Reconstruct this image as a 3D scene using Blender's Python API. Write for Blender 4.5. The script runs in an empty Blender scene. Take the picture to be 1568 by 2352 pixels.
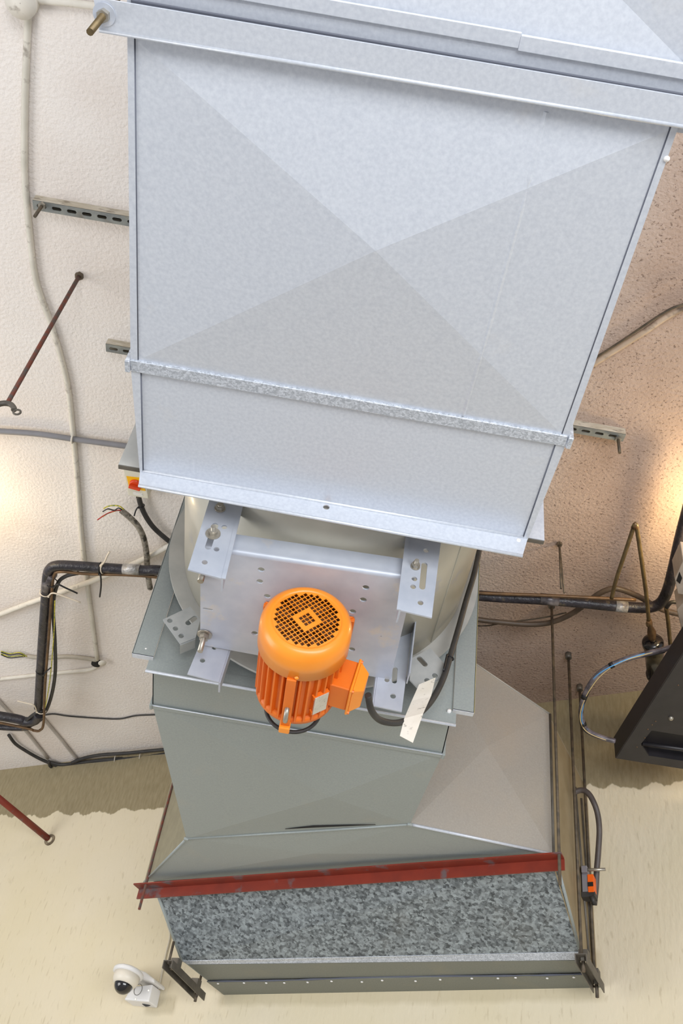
import bpy, bmesh, math, random
from mathutils import Vector, Matrix
from math import sin, cos, pi, radians as R

random.seed(7)
SC = bpy.context.scene
COL = SC.collection

# ---------------------------------------------------------------- camera, world, lights, exposure
F, PITCH, ROLL = 2281.0, R(43.99), R(9.89)
CAM_Z = 1.6
cam_d = bpy.data.cameras.new('camera')
cam = bpy.data.objects.new('camera', cam_d); COL.objects.link(cam)
cam_d.sensor_fit = 'VERTICAL'; cam_d.sensor_height = 36.0; cam_d.lens = 36.0 * F / 2352.0
cam_d.clip_start = 0.02
FWD = Vector((0, cos(PITCH), sin(PITCH)))
UP0 = Vector((0, -sin(PITCH), cos(PITCH)))
RT0 = Vector((1, 0, 0))
RGT = RT0 * cos(ROLL) + UP0 * sin(ROLL)      # image right in the world
UPV = UP0 * cos(ROLL) - RT0 * sin(ROLL)
m = Matrix((RGT, UPV, -FWD)).transposed().to_4x4()
m.translation = (0, 0, CAM_Z)
cam.matrix_world = m
SC.camera = cam

world = bpy.data.worlds.new('world'); SC.world = world; world.use_nodes = True
bg = world.node_tree.nodes['Background']
bg.inputs[0].default_value = (0.90, 0.94, 1.0, 1); bg.inputs[1].default_value = 0.50

def area(name, loc, target, sx, sy, power, col):
    l = bpy.data.lights.new(name, 'AREA'); l.shape = 'RECTANGLE'; l.size = sx; l.size_y = sy
    l.energy = power; l.color = col
    o = bpy.data.objects.new(name, l); COL.objects.link(o)
    o.location = loc
    o.rotation_euler = (Vector(target) - Vector(loc)).to_track_quat('-Z', 'Y').to_euler()
    return o
area('daylight_behind', (1.3, -3.0, 1.35), (0.0, 2.2, 3.7), 5.0, 2.2, 330, (0.96, 0.98, 1.0))
area('daylight_left', (-4.4, 2.2, 2.0), (0.2, 3.0, 4.4), 3.0, 2.0, 92, (1.0, 0.985, 0.96))

SC.view_settings.view_transform = 'Standard'; SC.view_settings.look = 'None'
SC.view_settings.gamma = 1.0; SC.view_settings.use_curve_mapping = False
SC.view_settings.exposure = 0.06

# ---------------------------------------------------------------- survey helpers (photo direction -> point on a plane of the place)
ORG = Vector((0, 0, CAM_Z))
def ray(px, py):
    return FWD * F + RGT * (px - 784.0) - UPV * (py - 1176.0)
def hz(px, py, z):
    d = ray(px, py); return ORG + d * ((z - CAM_Z) / d.z)
def vy(px, py, y):
    d = ray(px, py); return ORG + d * (y / d.y)
WA = 0.5203
WDIR = Vector((cos(WA), -sin(WA), 0))         # along the back wall, to the right
WN = Vector((-sin(WA), -cos(WA), 0))          # out of the back wall, to the room
W0 = Vector((0, 4.914, 0))
UZ = Vector((0, 0, 1)); UX = Vector((1, 0, 0)); UY = Vector((0, 1, 0))
def wl(px, py, off=0.0):
    d = ray(px, py); q = W0 + WN * off
    return ORG + d * ((q - ORG).dot(WN) / d.dot(WN))
def vl(px, py, base):                         # point on the vertical line through base
    d = ray(px, py); n = d.cross(UZ).cross(d)
    b = Vector((base.x, base.y, 0)) - ORG
    return Vector((base.x, base.y, CAM_Z - b.z * 0 + 0)) + UZ * (-(Vector((base.x, base.y, CAM_Z)) - ORG).dot(n) / n.z)
CEIL = 4.587
ZB = 3.382

# ---------------------------------------------------------------- materials
def lin(h):
    h = h.lstrip('#'); v = [int(h[i:i+2], 16) / 255 for i in (0, 2, 4)]
    return tuple((c / 12.92 if c <= .04045 else ((c + .055) / 1.055) ** 2.4) for c in v) + (1,)
MATS = {}
def mat(name, c1, c2=None, scale=8, rough=.5, metal=0.0, bump=None, detail=4, lo=.35, hi=.65, spec=.5, stain=None, vor=None, stretch=None, coat=0):
    if name in MATS: return MATS[name]
    mt = bpy.data.materials.new(name); mt.use_nodes = True; MATS[name] = mt
    nt = mt.node_tree; N = nt.nodes; L = nt.links
    p = N['Principled BSDF']
    p.inputs['Roughness'].default_value = rough; p.inputs['Metallic'].default_value = metal
    p.inputs['Specular IOR Level'].default_value = spec
    if coat: p.inputs['Coat Weight'].default_value = coat; p.inputs['Coat Roughness'].default_value = .15
    p.inputs['Base Color'].default_value = lin(c1)
    tc = N.new('ShaderNodeTexCoord'); src = tc.outputs['Object']
    if stretch:
        mp = N.new('ShaderNodeMapping'); mp.inputs['Scale'].default_value = stretch
        L.new(src, mp.inputs[0]); src = mp.outputs[0]
    def noise(s, d=detail, ro=.55):
        n = N.new('ShaderNodeTexNoise'); n.inputs['Scale'].default_value = s; n.inputs['Detail'].default_value = d
        n.inputs['Roughness'].default_value = ro; L.new(src, n.inputs['Vector']); return n.outputs[0]
    def ramp(fac, a, b, ca, cb):
        r = N.new('ShaderNodeValToRGB'); r.color_ramp.elements[0].position = a; r.color_ramp.elements[1].position = b
        r.color_ramp.elements[0].color = ca; r.color_ramp.elements[1].color = cb; L.new(fac, r.inputs[0]); return r.outputs[0]
    def mix(fac, a, b):
        x = N.new('ShaderNodeMix'); x.data_type = 'RGBA'
        if hasattr(fac, 'links'): L.new(fac, x.inputs[0])
        else: x.inputs[0].default_value = fac
        for k, v in ((6, a), (7, b)):
            if hasattr(v, 'links'): L.new(v, x.inputs[k])
            else: x.inputs[k].default_value = v
        return x.outputs[2]
    colr = None
    if c2:
        colr = ramp(noise(scale), lo, hi, lin(c1), lin(c2))
    if vor:   # galvanised spangle: (scale, dark, light, amount)
        v = N.new('ShaderNodeTexVoronoi'); v.inputs['Scale'].default_value = vor[0]; v.inputs['Randomness'].default_value = 1
        nz = N.new('ShaderNodeTexNoise'); nz.inputs['Scale'].default_value = vor[0] * .9; nz.inputs['Detail'].default_value = 3
        L.new(src, nz.inputs['Vector'])
        ad = N.new('ShaderNodeMix'); ad.data_type = 'VECTOR'; ad.inputs[0].default_value = 1.9 / vor[0]
        L.new(src, ad.inputs[4]); L.new(nz.outputs['Color'], ad.inputs[5]); L.new(ad.outputs[1], v.inputs['Vector'])
        sx = N.new('ShaderNodeSeparateColor'); L.new(v.outputs['Color'], sx.inputs[0])
        sp = ramp(sx.outputs[0], .1, .95, lin(vor[1]), lin(vor[2]))
        colr = mix(vor[3], colr if colr is not None else lin(c1), sp)
    if stain:  # (scale, colour, lo, hi, amount)
        f = ramp(noise(stain[0], 5, .6), stain[2], stain[3], (0, 0, 0, 1), (stain[4],) * 3 + (1,))
        colr = mix(f, colr if colr is not None else lin(c1), lin(stain[1]))
    if colr is not None: L.new(colr, p.inputs['Base Color'])
    if bump:
        b = N.new('ShaderNodeBump'); b.inputs['Strength'].default_value = bump[1]; b.inputs['Distance'].default_value = bump[2] if len(bump) > 2 else .01
        L.new(noise(bump[0], 4), b.inputs['Height']); L.new(b.outputs[0], p.inputs['Normal'])
    return mt

GALV = mat('galvanised_sheet', '#BBC0CA', '#D2D6DD', 120, .40, .25, lo=.2, hi=.8, stain=(5, '#D2CCC4', .64, .80, .35), detail=8)
SEAMD = mat('seam_gap_and_shade', '#5A5D68', None, rough=.7)  # for open seams and for crease shade painted in as dark strips
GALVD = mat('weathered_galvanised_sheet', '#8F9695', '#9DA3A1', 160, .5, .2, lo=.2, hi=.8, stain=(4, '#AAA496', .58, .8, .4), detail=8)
GALVU = mat('grimy_shaded_sheet', '#73766F', '#83857D', 140, .55, .15, lo=.2, hi=.8, stain=(5, '#8F8977', .55, .8, .5), detail=8)  # grimy sheet, with the shade under the plenum put into its colour
GALVH = mat('dusty_galvanised_sheet', '#9A958C', '#A8A299', 160, .5, .2, lo=.2, hi=.8, stain=(3, '#AC9E8C', .52, .8, .5), detail=8)
SPANG = mat('spangled_zinc_strip', '#A9AEB6', None, rough=.4, metal=.3, vor=(260, '#A4A9B1', '#D2D7DF', .9))
SPANGB = mat('bold_spangled_zinc', '#474C50', '#969FA3', 60, .45, .25, vor=(84, '#43484C', '#A6AFB3', .66), detail=8, lo=.40, hi=.60, stain=(2.5, '#8A8478', .6, .8, .3))
ZINC = mat('zinc_plate', '#B4BAC6', '#BFC4CE', 14, .4, .2, stain=(9, '#CFC7BC', .57, .66, .6))
ZINCB = mat('bracket_zinc', '#AFB5C1', '#BABFC9', 18, .42, .25, stain=(12, '#B9A595', .66, .78, .5))
FOOT = mat('foot_zinc', '#A9ACAD', '#B7B9B8', 20, .45, .25)
CREAM = mat('cream_casing_paint', '#B6B3A5', '#BFBBAE', 6, .34, 0, stain=(5, '#A9ABB2', .60, .66, .7), coat=.25)
CASEG = mat('grey_ring_paint', '#A9A9A5', '#B5B4AF', 12, .5, .1)
STEEL = mat('bolt_steel', '#9B958A', '#B8B2A6', 30, .35, .7)
ROD = mat('dull_rod_steel', '#4B443B', '#6A5D4C', 25, .6, .4)
ROD2 = mat('rusty_rod_steel', '#55504A', '#7A3F2E', 40, .7, .2)
ORANGE = mat('orange_enamel', '#F08A1C', '#F59426', 7, .38, 0, coat=.2)
ORANGED = mat('orange_enamel_body', '#DF6C12', '#E67618', 9, .42, 0)
DARK = mat('black_inside', '#17130F', None, rough=.8)
BLACKR = mat('black_rubber', '#2B2A2A', '#3A3836', 20, .55)
INSUL = mat('black_pipe_insulation', '#1D1B1E', '#322F37', 16, .36, stain=(16, '#6E6247', .60, .72, .7), bump=(60, .4, .01))
COPPER = mat('dull_copper', '#5C4733', '#7B5F42', 18, .45, .5)
BRASSY = mat('tarnished_brass_pipe', '#5F5038', '#7C6A48', 20, .42, .5)
TAPE = mat('silver_tape', '#8F8C88', '#C9C6C4', 30, .35, .4, bump=(35, .6, .01))
WHITEP = mat('painted_conduit', '#D2CBBE', '#E0DACF', 9, .6, stain=(22, '#77685A', .62, .72, .55))
WHITEQ = mat('aged_conduit', '#C8C3B6', '#D9D3C7', 9, .6, stain=(18, '#6B5D50', .57, .70, .7))
PVCG = mat('grey_conduit', '#7C7A7C', '#88868A', 10, .45)
RED = mat('red_oxide_paint', '#72281A', '#802D1B', 12, .5, stain=(9, '#5E5758', .57, .66, .85))
BOXD = mat('shaded_plastic', '#A8998A', '#B8A999', 20, .5)  # pale plastic, its colour darkened for the shade at the right edge
BOXW = mat('isolator_plastic', '#D9D5C4', None, rough=.4)
YEL = mat('yellow_plastic', '#F2B705', None, rough=.4)
SWRED = mat('red_switch_plastic', '#D8400F', '#E04A14', 10, .35)
PAPER = mat('paper_tag_white', '#E5DED0', '#EFE9DE', 12, .7, stain=(45, '#8C8378', .60, .66, .6), stretch=(1, 4, 1))
LABEL = mat('label_white', '#E8E6E0', None, rough=.5, stain=(160, '#6E6A66', .60, .64, .7), stretch=(.4, 2.5, 2.5))
PLATEM = mat('nameplate_metal', '#C9C6BC', '#D5D2C8', 30, .35, .4, stain=(140, '#77736A', .60, .66, .6))
BLACKM = mat('black_painted_steel', '#232125', '#2D2A2D', 10, .42, .1, stain=(11, '#8A5A3A', .72, .78, .7))
CHAN = mat('brown_grey_channel', '#57524B', '#6B655C', 18, .5, .3)
STRUT = mat('strut_zinc', '#787B7B', '#949690', 20, .5, .3, stain=(14, '#7A6A55', .56, .7, .6))
STRUTD = mat('strut_painted_side', '#B3A894', '#C9C0B0', 16, .7, stain=(20, '#5E5040', .55, .68, .7), stretch=(1, 5, 5))
CAMW = mat('camera_white_plastic', '#E6E4E2', None, rough=.4)
CAMC = mat('camera_cream_plastic', '#E2DACB', None, rough=.4)
DOME = mat('smoked_dome', '#161314', None, rough=.06, coat=.6)
ACTO = mat('actuator_orange', '#F0640C', None, rough=.45)
ACTG = mat('actuator_grey', '#8E8C93', None, rough=.4, metal=.3)
BLUEW = mat('blue_wire', '#5FA4DC', None, rough=.4)
LOOM = mat('grey_loom_sleeve', '#494347', '#7A7176', 30, .35, stretch=(1, 1, 1))
TIEW = mat('natural_nylon', '#D9CDBB', None, rough=.5)
TIEB = mat('black_nylon', '#18171A', None, rough=.45)
REDW = mat('red_wire', '#A41512', None, rough=.4)
YELW = mat('yellow_wire', '#D8C23A', '#5C7A2A', 90, .4)
CREAMW = mat('cream_wire', '#D8BE86', None, rough=.4)
STICK = mat('yellow_sticker', '#E3C85A', '#EAD98E', 6, .3, stain=(12, '#F3EBD0', .5, .7, .6))
FLEX = mat('corrugated_conduit', '#6E675D', '#ABA396', 50, .5, stain=(30, '#2E2A26', .50, .60, .9))
CABLEW = mat('white_cable', '#CFC7B4', None, rough=.5)

# plaster: the ceiling and the wall
def plaster(name, base, alt, speck, dens, bumps):
    mt = bpy.data.materials.new(name); mt.use_nodes = True; nt = mt.node_tree; N = nt.nodes; L = nt.links
    p = N['Principled BSDF']; p.inputs['Roughness'].default_value = .85; p.inputs['Specular IOR Level'].default_value = .2
    tc = N.new('ShaderNodeTexCoord')
    def noise(s, d=4, st=None):
        n = N.new('ShaderNodeTexNoise'); n.inputs['Scale'].default_value = s; n.inputs['Detail'].default_value = d
        if st:
            mp = N.new('ShaderNodeMapping'); mp.inputs['Scale'].default_value = st; L.new(tc.outputs['Object'], mp.inputs[0]); L.new(mp.outputs[0], n.inputs['Vector'])
        else: L.new(tc.outputs['Object'], n.inputs['Vector'])
        return n.outputs[0]
    def ramp(fac, a, b, ca, cb):
        r = N.new('ShaderNodeValToRGB'); r.color_ramp.elements[0].position = a; r.color_ramp.elements[1].position = b
        r.color_ramp.elements[0].color = ca; r.color_ramp.elements[1].color = cb; L.new(fac, r.inputs[0]); return r.outputs[0]
    def mix(fac, a, b):
        x = N.new('ShaderNodeMix'); x.data_type = 'RGBA'; L.new(fac, x.inputs[0])
        for k, v in ((6, a), (7, b)):
            if hasattr(v, 'links'): L.new(v, x.inputs[k])
            else: x.inputs[k].default_value = v
        return x.outputs[2]
    return mt, nt, N, L, p, tc, noise, ramp, mix

def math_node(N, L, op, a, b=None, c=None):
    n = N.new('ShaderNodeMath'); n.operation = op
    for i, v in enumerate((a, b, c)):
        if v is None: continue
        if hasattr(v, 'links'): L.new(v, n.inputs[i])
        else: n.inputs[i].default_value = v
    return n.outputs[0]

mt, nt, N, L, p, tc, noise, ramp, mix = plaster('ceiling_plaster', 0, 0, 0, 0, 0)
BLK = (0, 0, 0, 1); WHT = (1, 1, 1, 1)
c = ramp(noise(2.2, 5), .35, .7, lin('#EAE3DD'), lin('#E2D8D0'))
sep = N.new('ShaderNodeSeparateXYZ'); L.new(tc.outputs['Object'], sep.inputs[0])
right = ramp(sep.outputs[0], .0, .0, BLK, WHT)
mr = N.new('ShaderNodeMapRange'); mr.inputs[1].default_value = .2; mr.inputs[2].default_value = .9; L.new(sep.outputs[0], mr.inputs[0])
right_tone = mr.outputs[0]                                                # darker, browner and more speckled towards the right
cr = ramp(noise(3, 5), .35, .7, lin('#BFA899'), lin('#AE9686'))
c = mix(right_tone, c, cr)
spk = ramp(noise(120, 3), .60, .68, BLK, WHT)
spk2 = math_node(N, L, 'MULTIPLY', spk, math_node(N, L, 'ADD', math_node(N, L, 'MULTIPLY', right_tone, .60), .05))
c = mix(spk2, c, lin('#5A463C'))
sm = ramp(noise(1.3, 6), .58, .75, BLK, (.35, .35, .35, 1))
c = mix(sm, c, lin('#B7A18E'))
L.new(c, p.inputs['Base Color'])
bp = N.new('ShaderNodeBump'); bp.inputs['Strength'].default_value = .4; bp.inputs['Distance'].default_value = .012
L.new(noise(75, 3), bp.inputs['Height']); L.new(bp.outputs[0], p.inputs['Normal'])
CEILM = mt

mt, nt, N, L, p, tc, noise, ramp, mix = plaster('wall_plaster', 0, 0, 0, 0, 0)
# object coordinates of the wall: x along it, z up
c = ramp(noise(1.6, 5), .35, .7, lin('#D9CDAF'), lin('#DED3BC'))
sep = N.new('ShaderNodeSeparateXYZ'); L.new(tc.outputs['Object'], sep.inputs[0])
cs = ramp(noise(55, 6, (1.3, 1, .3)), .25, .75, lin('#A2967A'), lin('#8C8063'))
edge = math_node(N, L, 'ADD', sep.outputs[2], math_node(N, L, 'MULTIPLY', math_node(N, L, 'SUBTRACT', noise(9, 3, (1.2, 1, .12)), .5), .14))
def wxy(px, py):
    q = wl(px, py) - W0; return q.dot(WDIR), q.z
(x_l, z_l), (x_r, z_r) = wxy(180, 1868), wxy(1460, 1803)
K_EDGE = (z_r - z_l) / (x_r - x_l); Z_EDGE = z_l - K_EDGE * x_l
edge = math_node(N, L, 'SUBTRACT', edge, math_node(N, L, 'MULTIPLY', sep.outputs[0], K_EDGE))
mr = N.new('ShaderNodeMapRange'); L.new(edge, mr.inputs[0]); WALL_MR = mr
c = mix(mr.outputs[0], c, cs)
scr = ramp(noise(60, 4, (1, 1, .22)), .60, .70, BLK, (.3, .3, .3, 1))
c = mix(scr, c, lin('#A08F70'))
# bare strip of old plaster under the plenum and below the camera bracket
def band(x0, x1, z0, z1, soft=.012):
    def sm(val, a, b):
        q = N.new('ShaderNodeMapRange'); q.inputs[1].default_value = a; q.inputs[2].default_value = b; L.new(val, q.inputs[0]); return q.outputs[0]
    zz = math_node(N, L, 'ADD', sep.outputs[2], math_node(N, L, 'MULTIPLY', math_node(N, L, 'SUBTRACT', noise(12, 3), .5), .035))
    a = math_node(N, L, 'MULTIPLY', sm(sep.outputs[0], x0 - soft, x0 + soft), sm(sep.outputs[0], x1 + soft, x1 - soft))
    b = math_node(N, L, 'MULTIPLY', sm(zz, z0 - soft, z0 + soft), sm(zz, z1 + soft, z1 - soft))
    return math_node(N, L, 'MULTIPLY', a, b)
def wxy(px, py):
    q = wl(px, py) - W0; return q.dot(WDIR), q.z
(bx0, _), (bx1, bz0) = wxy(505, 2290), wxy(1385, 2298)
bz1 = bz0 + .2
c = mix(math_node(N, L, 'MULTIPLY', band(bx0, bx1, bz0, bz1), .5), c, lin('#B9AC8C'))
(kx0, kz1), (kx1, kz0) = wxy(340, 2290), wxy(398, 2328)
c = mix(math_node(N, L, 'MULTIPLY', band(kx0, kx1, kz0, kz1), .55), c, lin('#B0A488'))
L.new(c, p.inputs['Base Color'])
WALL_MR.inputs[1].default_value = Z_EDGE - .004; WALL_MR.inputs[2].default_value = Z_EDGE + .004
bp = N.new('ShaderNodeBump'); bp.inputs['Strength'].default_value = .35; bp.inputs['Distance'].default_value = .01
L.new(noise(34, 4, (1.3, 1, .5)), bp.inputs['Height']); L.new(bp.outputs[0], p.inputs['Normal'])
WALLM = mt
FLOORM = mat('floor_concrete', '#AEB1B6', '#BABDC2', 3, .7)

# ---------------------------------------------------------------- mesh helpers
def thing(name, label, cat, loc=(0, 0, 0), group=None):
    o = bpy.data.objects.new(name, None); COL.objects.link(o); o.location = loc; o.empty_display_size = .05
    o['label'] = label; o['category'] = cat
    if group: o['group'] = group
    return o
def tag(o, label, cat, group=None):
    o['label'] = label; o['category'] = cat
    if group: o['group'] = group
    return o
def root_loc(o):
    while o.parent: o = o.parent
    return Vector(o.location)

class B:
    def __init__(s): s.v = []; s.f = []; s.sm = []
    def add(s, vs, fs, smooth=False):
        n = len(s.v); s.v += [Vector(v) for v in vs]; s.f += [tuple(i + n for i in f) for f in fs]; s.sm += [smooth] * len(fs); return s
    def hexa(s, b, t):                         # quad/ngon prism between two loops
        n = len(b); return s.add(list(b) + list(t), [tuple(range(n - 1, -1, -1)), tuple(range(n, 2 * n))] + [(i, (i + 1) % n, n + (i + 1) % n, n + i) for i in range(n)])
    def slab(s, loop, vec):
        loop = [Vector(q) for q in loop]; vec = Vector(vec); return s.hexa(loop, [q + vec for q in loop])
    def box(s, c, ax, ay, az):                 # centre, three half-axis vectors
        c, ax, ay, az = map(Vector, (c, ax, ay, az))
        b = [c - ax - ay - az, c + ax - ay - az, c + ax + ay - az, c - ax + ay - az]
        return s.hexa(b, [q + az * 2 for q in b])
    def bar(s, a, b, w, h, wdir, hdir):
        a, b = Vector(a), Vector(b); wd = Vector(wdir).normalized() * w / 2; hd = Vector(hdir).normalized() * h / 2
        return s.hexa([a - wd - hd, a + wd - hd, a + wd + hd, a - wd + hd], [b - wd - hd, b + wd - hd, b + wd + hd, b - wd + hd])
    def tube(s, pts, r, seg=10, cap=True, rr=None, smooth=True):
        pts = [Vector(q) for q in pts]; n = len(pts); rings = []
        t0 = (pts[1] - pts[0]).normalized(); ref = UZ if abs(t0.z) < .9 else UX
        nrm = t0.cross(ref).normalized()
        for i, q in enumerate(pts):
            t = ((pts[i + 1] - q) if i == 0 else (q - pts[i - 1]) if i == n - 1 else (pts[i + 1] - pts[i - 1])).normalized()
            nrm = (nrm - t * nrm.dot(t)).normalized(); bn = t.cross(nrm)
            rad = rr[i] if rr else r
            rings.append([q + (nrm * cos(2 * pi * k / seg) + bn * sin(2 * pi * k / seg)) * rad for k in range(seg)])
        vs = [v for rg in rings for v in rg]
        fs = [(i * seg + k, i * seg + (k + 1) % seg, (i + 1) * seg + (k + 1) % seg, (i + 1) * seg + k) for i in range(n - 1) for k in range(seg)]
        s.add(vs, fs, smooth)
        if cap: s.add(rings[0], [tuple(range(seg - 1, -1, -1))]); s.add(rings[-1], [tuple(range(seg))])
        return s
    def lathe(s, o, ax, prof, seg=48, a0=0, a1=2 * pi, smooth=True, ref=None):    # prof: (radius, along)
        o = Vector(o); ax = Vector(ax).normalized(); u = (Vector(ref) if ref else (UX if abs(ax.x) < .9 else UZ)); u = (u - ax * u.dot(ax)).normalized(); w = ax.cross(u)
        full = abs(a1 - a0 - 2 * pi) < 1e-6; n = seg if full else seg + 1
        vs = [o + ax * h + (u * cos(a0 + (a1 - a0) * k / seg) + w * sin(a0 + (a1 - a0) * k / seg)) * r for r, h in prof for k in range(n)]
        fs = [(i * n + k, i * n + (k + 1) % n, (i + 1) * n + (k + 1) % n, (i + 1) * n + k) for i in range(len(prof) - 1) for k in range(seg)]
        return s.add(vs, fs, smooth)
    def cyl(s, a, b, r, seg=12):
        return s.tube([a, b], r, seg)
    def hexnut(s, c, ax, r, h):
        ax = Vector(ax).normalized(); return s.tube([Vector(c), Vector(c) + ax * h], r, 6, smooth=False)
    def obj(s, name, material, parent=None, weld=True, bevel=0):
        off = root_loc(parent) if parent else Vector((0, 0, 0))
        me = bpy.data.meshes.new(name)
        me.from_pydata([v - off for v in s.v], [], s.f)
        me.polygons.foreach_set('use_smooth', s.sm)
        bm = bmesh.new(); bm.from_mesh(me)
        if weld: bmesh.ops.remove_doubles(bm, verts=bm.verts, dist=1e-6)
        bmesh.ops.recalc_face_normals(bm, faces=bm.faces); bm.to_mesh(me); bm.free()
        me.materials.append(material)
        o = bpy.data.objects.new(name, me); COL.objects.link(o)
        if parent: o.parent = parent
        if bevel:
            md = o.modifiers.new('bevel', 'BEVEL'); md.width = bevel; md.segments = 3; md.limit_method = 'ANGLE'
        return o

def spline(pts, n=8):                          # Catmull-Rom through points
    pts = [Vector(q) for q in pts]
    if len(pts) < 3: return pts
    P = [pts[0] * 2 - pts[1]] + pts + [pts[-1] * 2 - pts[-2]]; out = []
    for i in range(1, len(P) - 2):
        for k in range(n):
            t = k / n
            out.append(.5 * ((2 * P[i]) + (P[i + 1] - P[i - 1]) * t + (2 * P[i - 1] - 5 * P[i] + 4 * P[i + 1] - P[i + 2]) * t * t + (3 * P[i] - P[i - 1] - 3 * P[i + 1] + P[i + 2]) * t ** 3))
    return out + [pts[-1]]

def circ(x, y, r, n=16): return [(x + r * cos(2 * pi * k / n), y + r * sin(2 * pi * k / n)) for k in range(n)]
def slot(x, y, dx, dy, r, n=8):                # stadium hole centred on x, y; dx, dy from centre to end-centre
    a = math.atan2(dy, dx)
    return [(x + dx + r * cos(a - pi / 2 + pi * k / n), y + dy + r * sin(a - pi / 2 + pi * k / n)) for k in range(n + 1)] + \
           [(x - dx + r * cos(a + pi / 2 + pi * k / n), y - dy + r * sin(a + pi / 2 + pi * k / n)) for k in range(n + 1)]
def holed(name, outline, holes, t, frame, material, parent=None, bevel=0):
    """sheet with real holes; frame = (origin, u, v): 2-D (a,b) -> origin + a u + b v, thickness centred"""
    cu = bpy.data.curves.new(name, 'CURVE'); cu.dimensions = '2D'; cu.fill_mode = 'BOTH'; cu.extrude = t / 2; cu.bevel_depth = bevel
    for lp in [outline] + holes:
        sp = cu.splines.new('POLY'); sp.points.add(len(lp) - 1); sp.use_cyclic_u = True
        for q, (a, b) in zip(sp.points, lp): q.co = (a, b, 0, 1)
    tmp = bpy.data.objects.new(name, cu); COL.objects.link(tmp)
    dg = bpy.context.evaluated_depsgraph_get(); me = bpy.data.meshes.new_from_object(tmp.evaluated_get(dg))
    bpy.data.objects.remove(tmp); bpy.data.curves.remove(cu)
    o0, u, v = (Vector(q) for q in frame); n = u.cross(v)
    off = root_loc(parent) if parent else Vector((0, 0, 0))
    mt = Matrix((u, v, n)).transposed().to_4x4(); mt.translation = o0 - off
    me.transform(mt); me.name = name
    for pl in me.polygons: pl.use_smooth = False
    me.materials.clear(); me.materials.append(material)
    o = bpy.data.objects.new(name, me); COL.objects.link(o)
    if parent: o.parent = parent
    return o
def to2(pt, frame):
    d = Vector(pt) - Vector(frame[0]); return d.dot(Vector(frame[1])), d.dot(Vector(frame[2]))
def px2(pxs, frame, y): return [to2(vy(a, b, y), frame) for a, b in pxs]

def struct(o): o['kind'] = 'structure'; return o

# ---------------------------------------------------------------- setting
ang = math.atan2(WDIR.y, WDIR.x)
me = bpy.data.meshes.new('wall_back')
b = B().box((0, .06, 2.35), (5, 0, 0), (0, .06, 0), (0, 0, 2.35))
wall = struct(b.obj('wall_back', WALLM)); wall.location = W0; wall.rotation_euler = (0, 0, ang)
pl_, pr_ = W0 - WDIR * 5 , W0 + WDIR * 5
ceil_loop = [Vector((-4.4, -1.4, CEIL)), Vector((4.4, -1.4, CEIL)), Vector((4.4, pr_.y + .2, CEIL)), pr_ + UZ * CEIL, pl_ + UZ * CEIL]
struct(B().slab(ceil_loop, (0, 0, .15)).obj('ceiling', CEILM))
struct(B().slab([Vector((q.x * 1.0, q.y if q.y > 0 else -4.5, 0)) for q in ceil_loop], (0, 0, -.1)).obj('floor', FLOORM))

def on_ceil(pts, r, drop=0.0): return [hz(a, b_, CEIL - r - drop) for a, b_ in pts]
def run(name, pts, r, material, label, cat, n=6, seg=10, group=None, rr=None):
    return tag(B().tube(spline(pts, n), r, seg).obj(name, material), label, cat, group)

# ---------------------------------------------------------------- main duct
def lerp(a, b_, t): return Vector(a) + (Vector(b_) - Vector(a)) * t
def up(p, z): return Vector((p.x, p.y, z))
T1L, T1R = hz(294, 75, ZB), hz(1556, 291, ZB)
T2L, T2R = hz(301, 835, ZB), hz(1302, 1010, ZB)
T3L, T3R = hz(322, 1080, ZB), hz(1211, 1238, ZB)
DTOP = ZB + .98
Y3 = (T3L.y + T3R.y) / 2; T3L.y = T3R.y = Y3
CRE = .052
duct = thing('air_duct', 'large light galvanised duct section with cross-creased underside, in front of the fan', 'duct', lerp(T1L, T3R, .5))
def creased(c0, c1, c2, c3, a, b_, c_, d, ctr, drop, th=.003):
    """sheet with an X crease: corners c0..c3, crease ends a (on 0-1), b (on 0-1), c (on 2-3), d (on 2-3)"""
    C_ = Vector(ctr) - UZ * drop; v = [c0, c1, c2, c3, a, b_, c_, d, C_]
    fs = [(4, 5, 8), (6, 7, 8), (0, 4, 8), (0, 8, 3), (3, 8, 7), (1, 8, 5), (1, 2, 8), (2, 6, 8)]
    bl = B(); bl.add(v, fs)
    top = [q + UZ * th for q in (c0, c1, c2, c3)]
    bl.add(top, [(0, 1, 2, 3)]); bl.add([c0, a, b_, c1, top[1], top[0]], [(0, 1, 2, 3, 4, 5)])
    bl.add([c2, c_, d, c3, top[3], top[2]], [(0, 1, 2, 3, 4, 5)])
    bl.add([c1, c2, top[2], top[1]], [(0, 1, 2, 3)]); bl.add([c3, c0, top[0], top[3]], [(0, 1, 2, 3)])
    return bl
creased(T1L, T1R, T2R, T2L, hz(478, 106, ZB), hz(1385, 262, ZB), hz(1222, 996, ZB), hz(352, 844, ZB), hz(868, 545, ZB), CRE).obj('creased_panel', GALV, duct)
from mathutils.bvhtree import BVHTree
bvh = BVHTree.FromPolygons([v.co + duct.location for v in bpy.data.objects['creased_panel'].data.vertices], [tuple(p_.vertices) for p_ in bpy.data.objects['creased_panel'].data.polygons])
B().slab([T2L, T2R, T3R, T3L], (0, 0, .003)).obj('end_panel', GALV, duct)
e = .004
for L_, R_, sgn in ((T1L, T3L, 1), (T1R, T3R, -1)):
    B().slab([L_, R_, up(R_, DTOP), up(L_, DTOP)], (sgn * .003, 0, 0)).obj('side_panel', GALV, duct)
B().slab([up(T1L, DTOP), up(T1R, DTOP), up(T3R, DTOP), up(T3L, DTOP)], (0, 0, .003)).obj('top_panel', GALV, duct)
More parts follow.
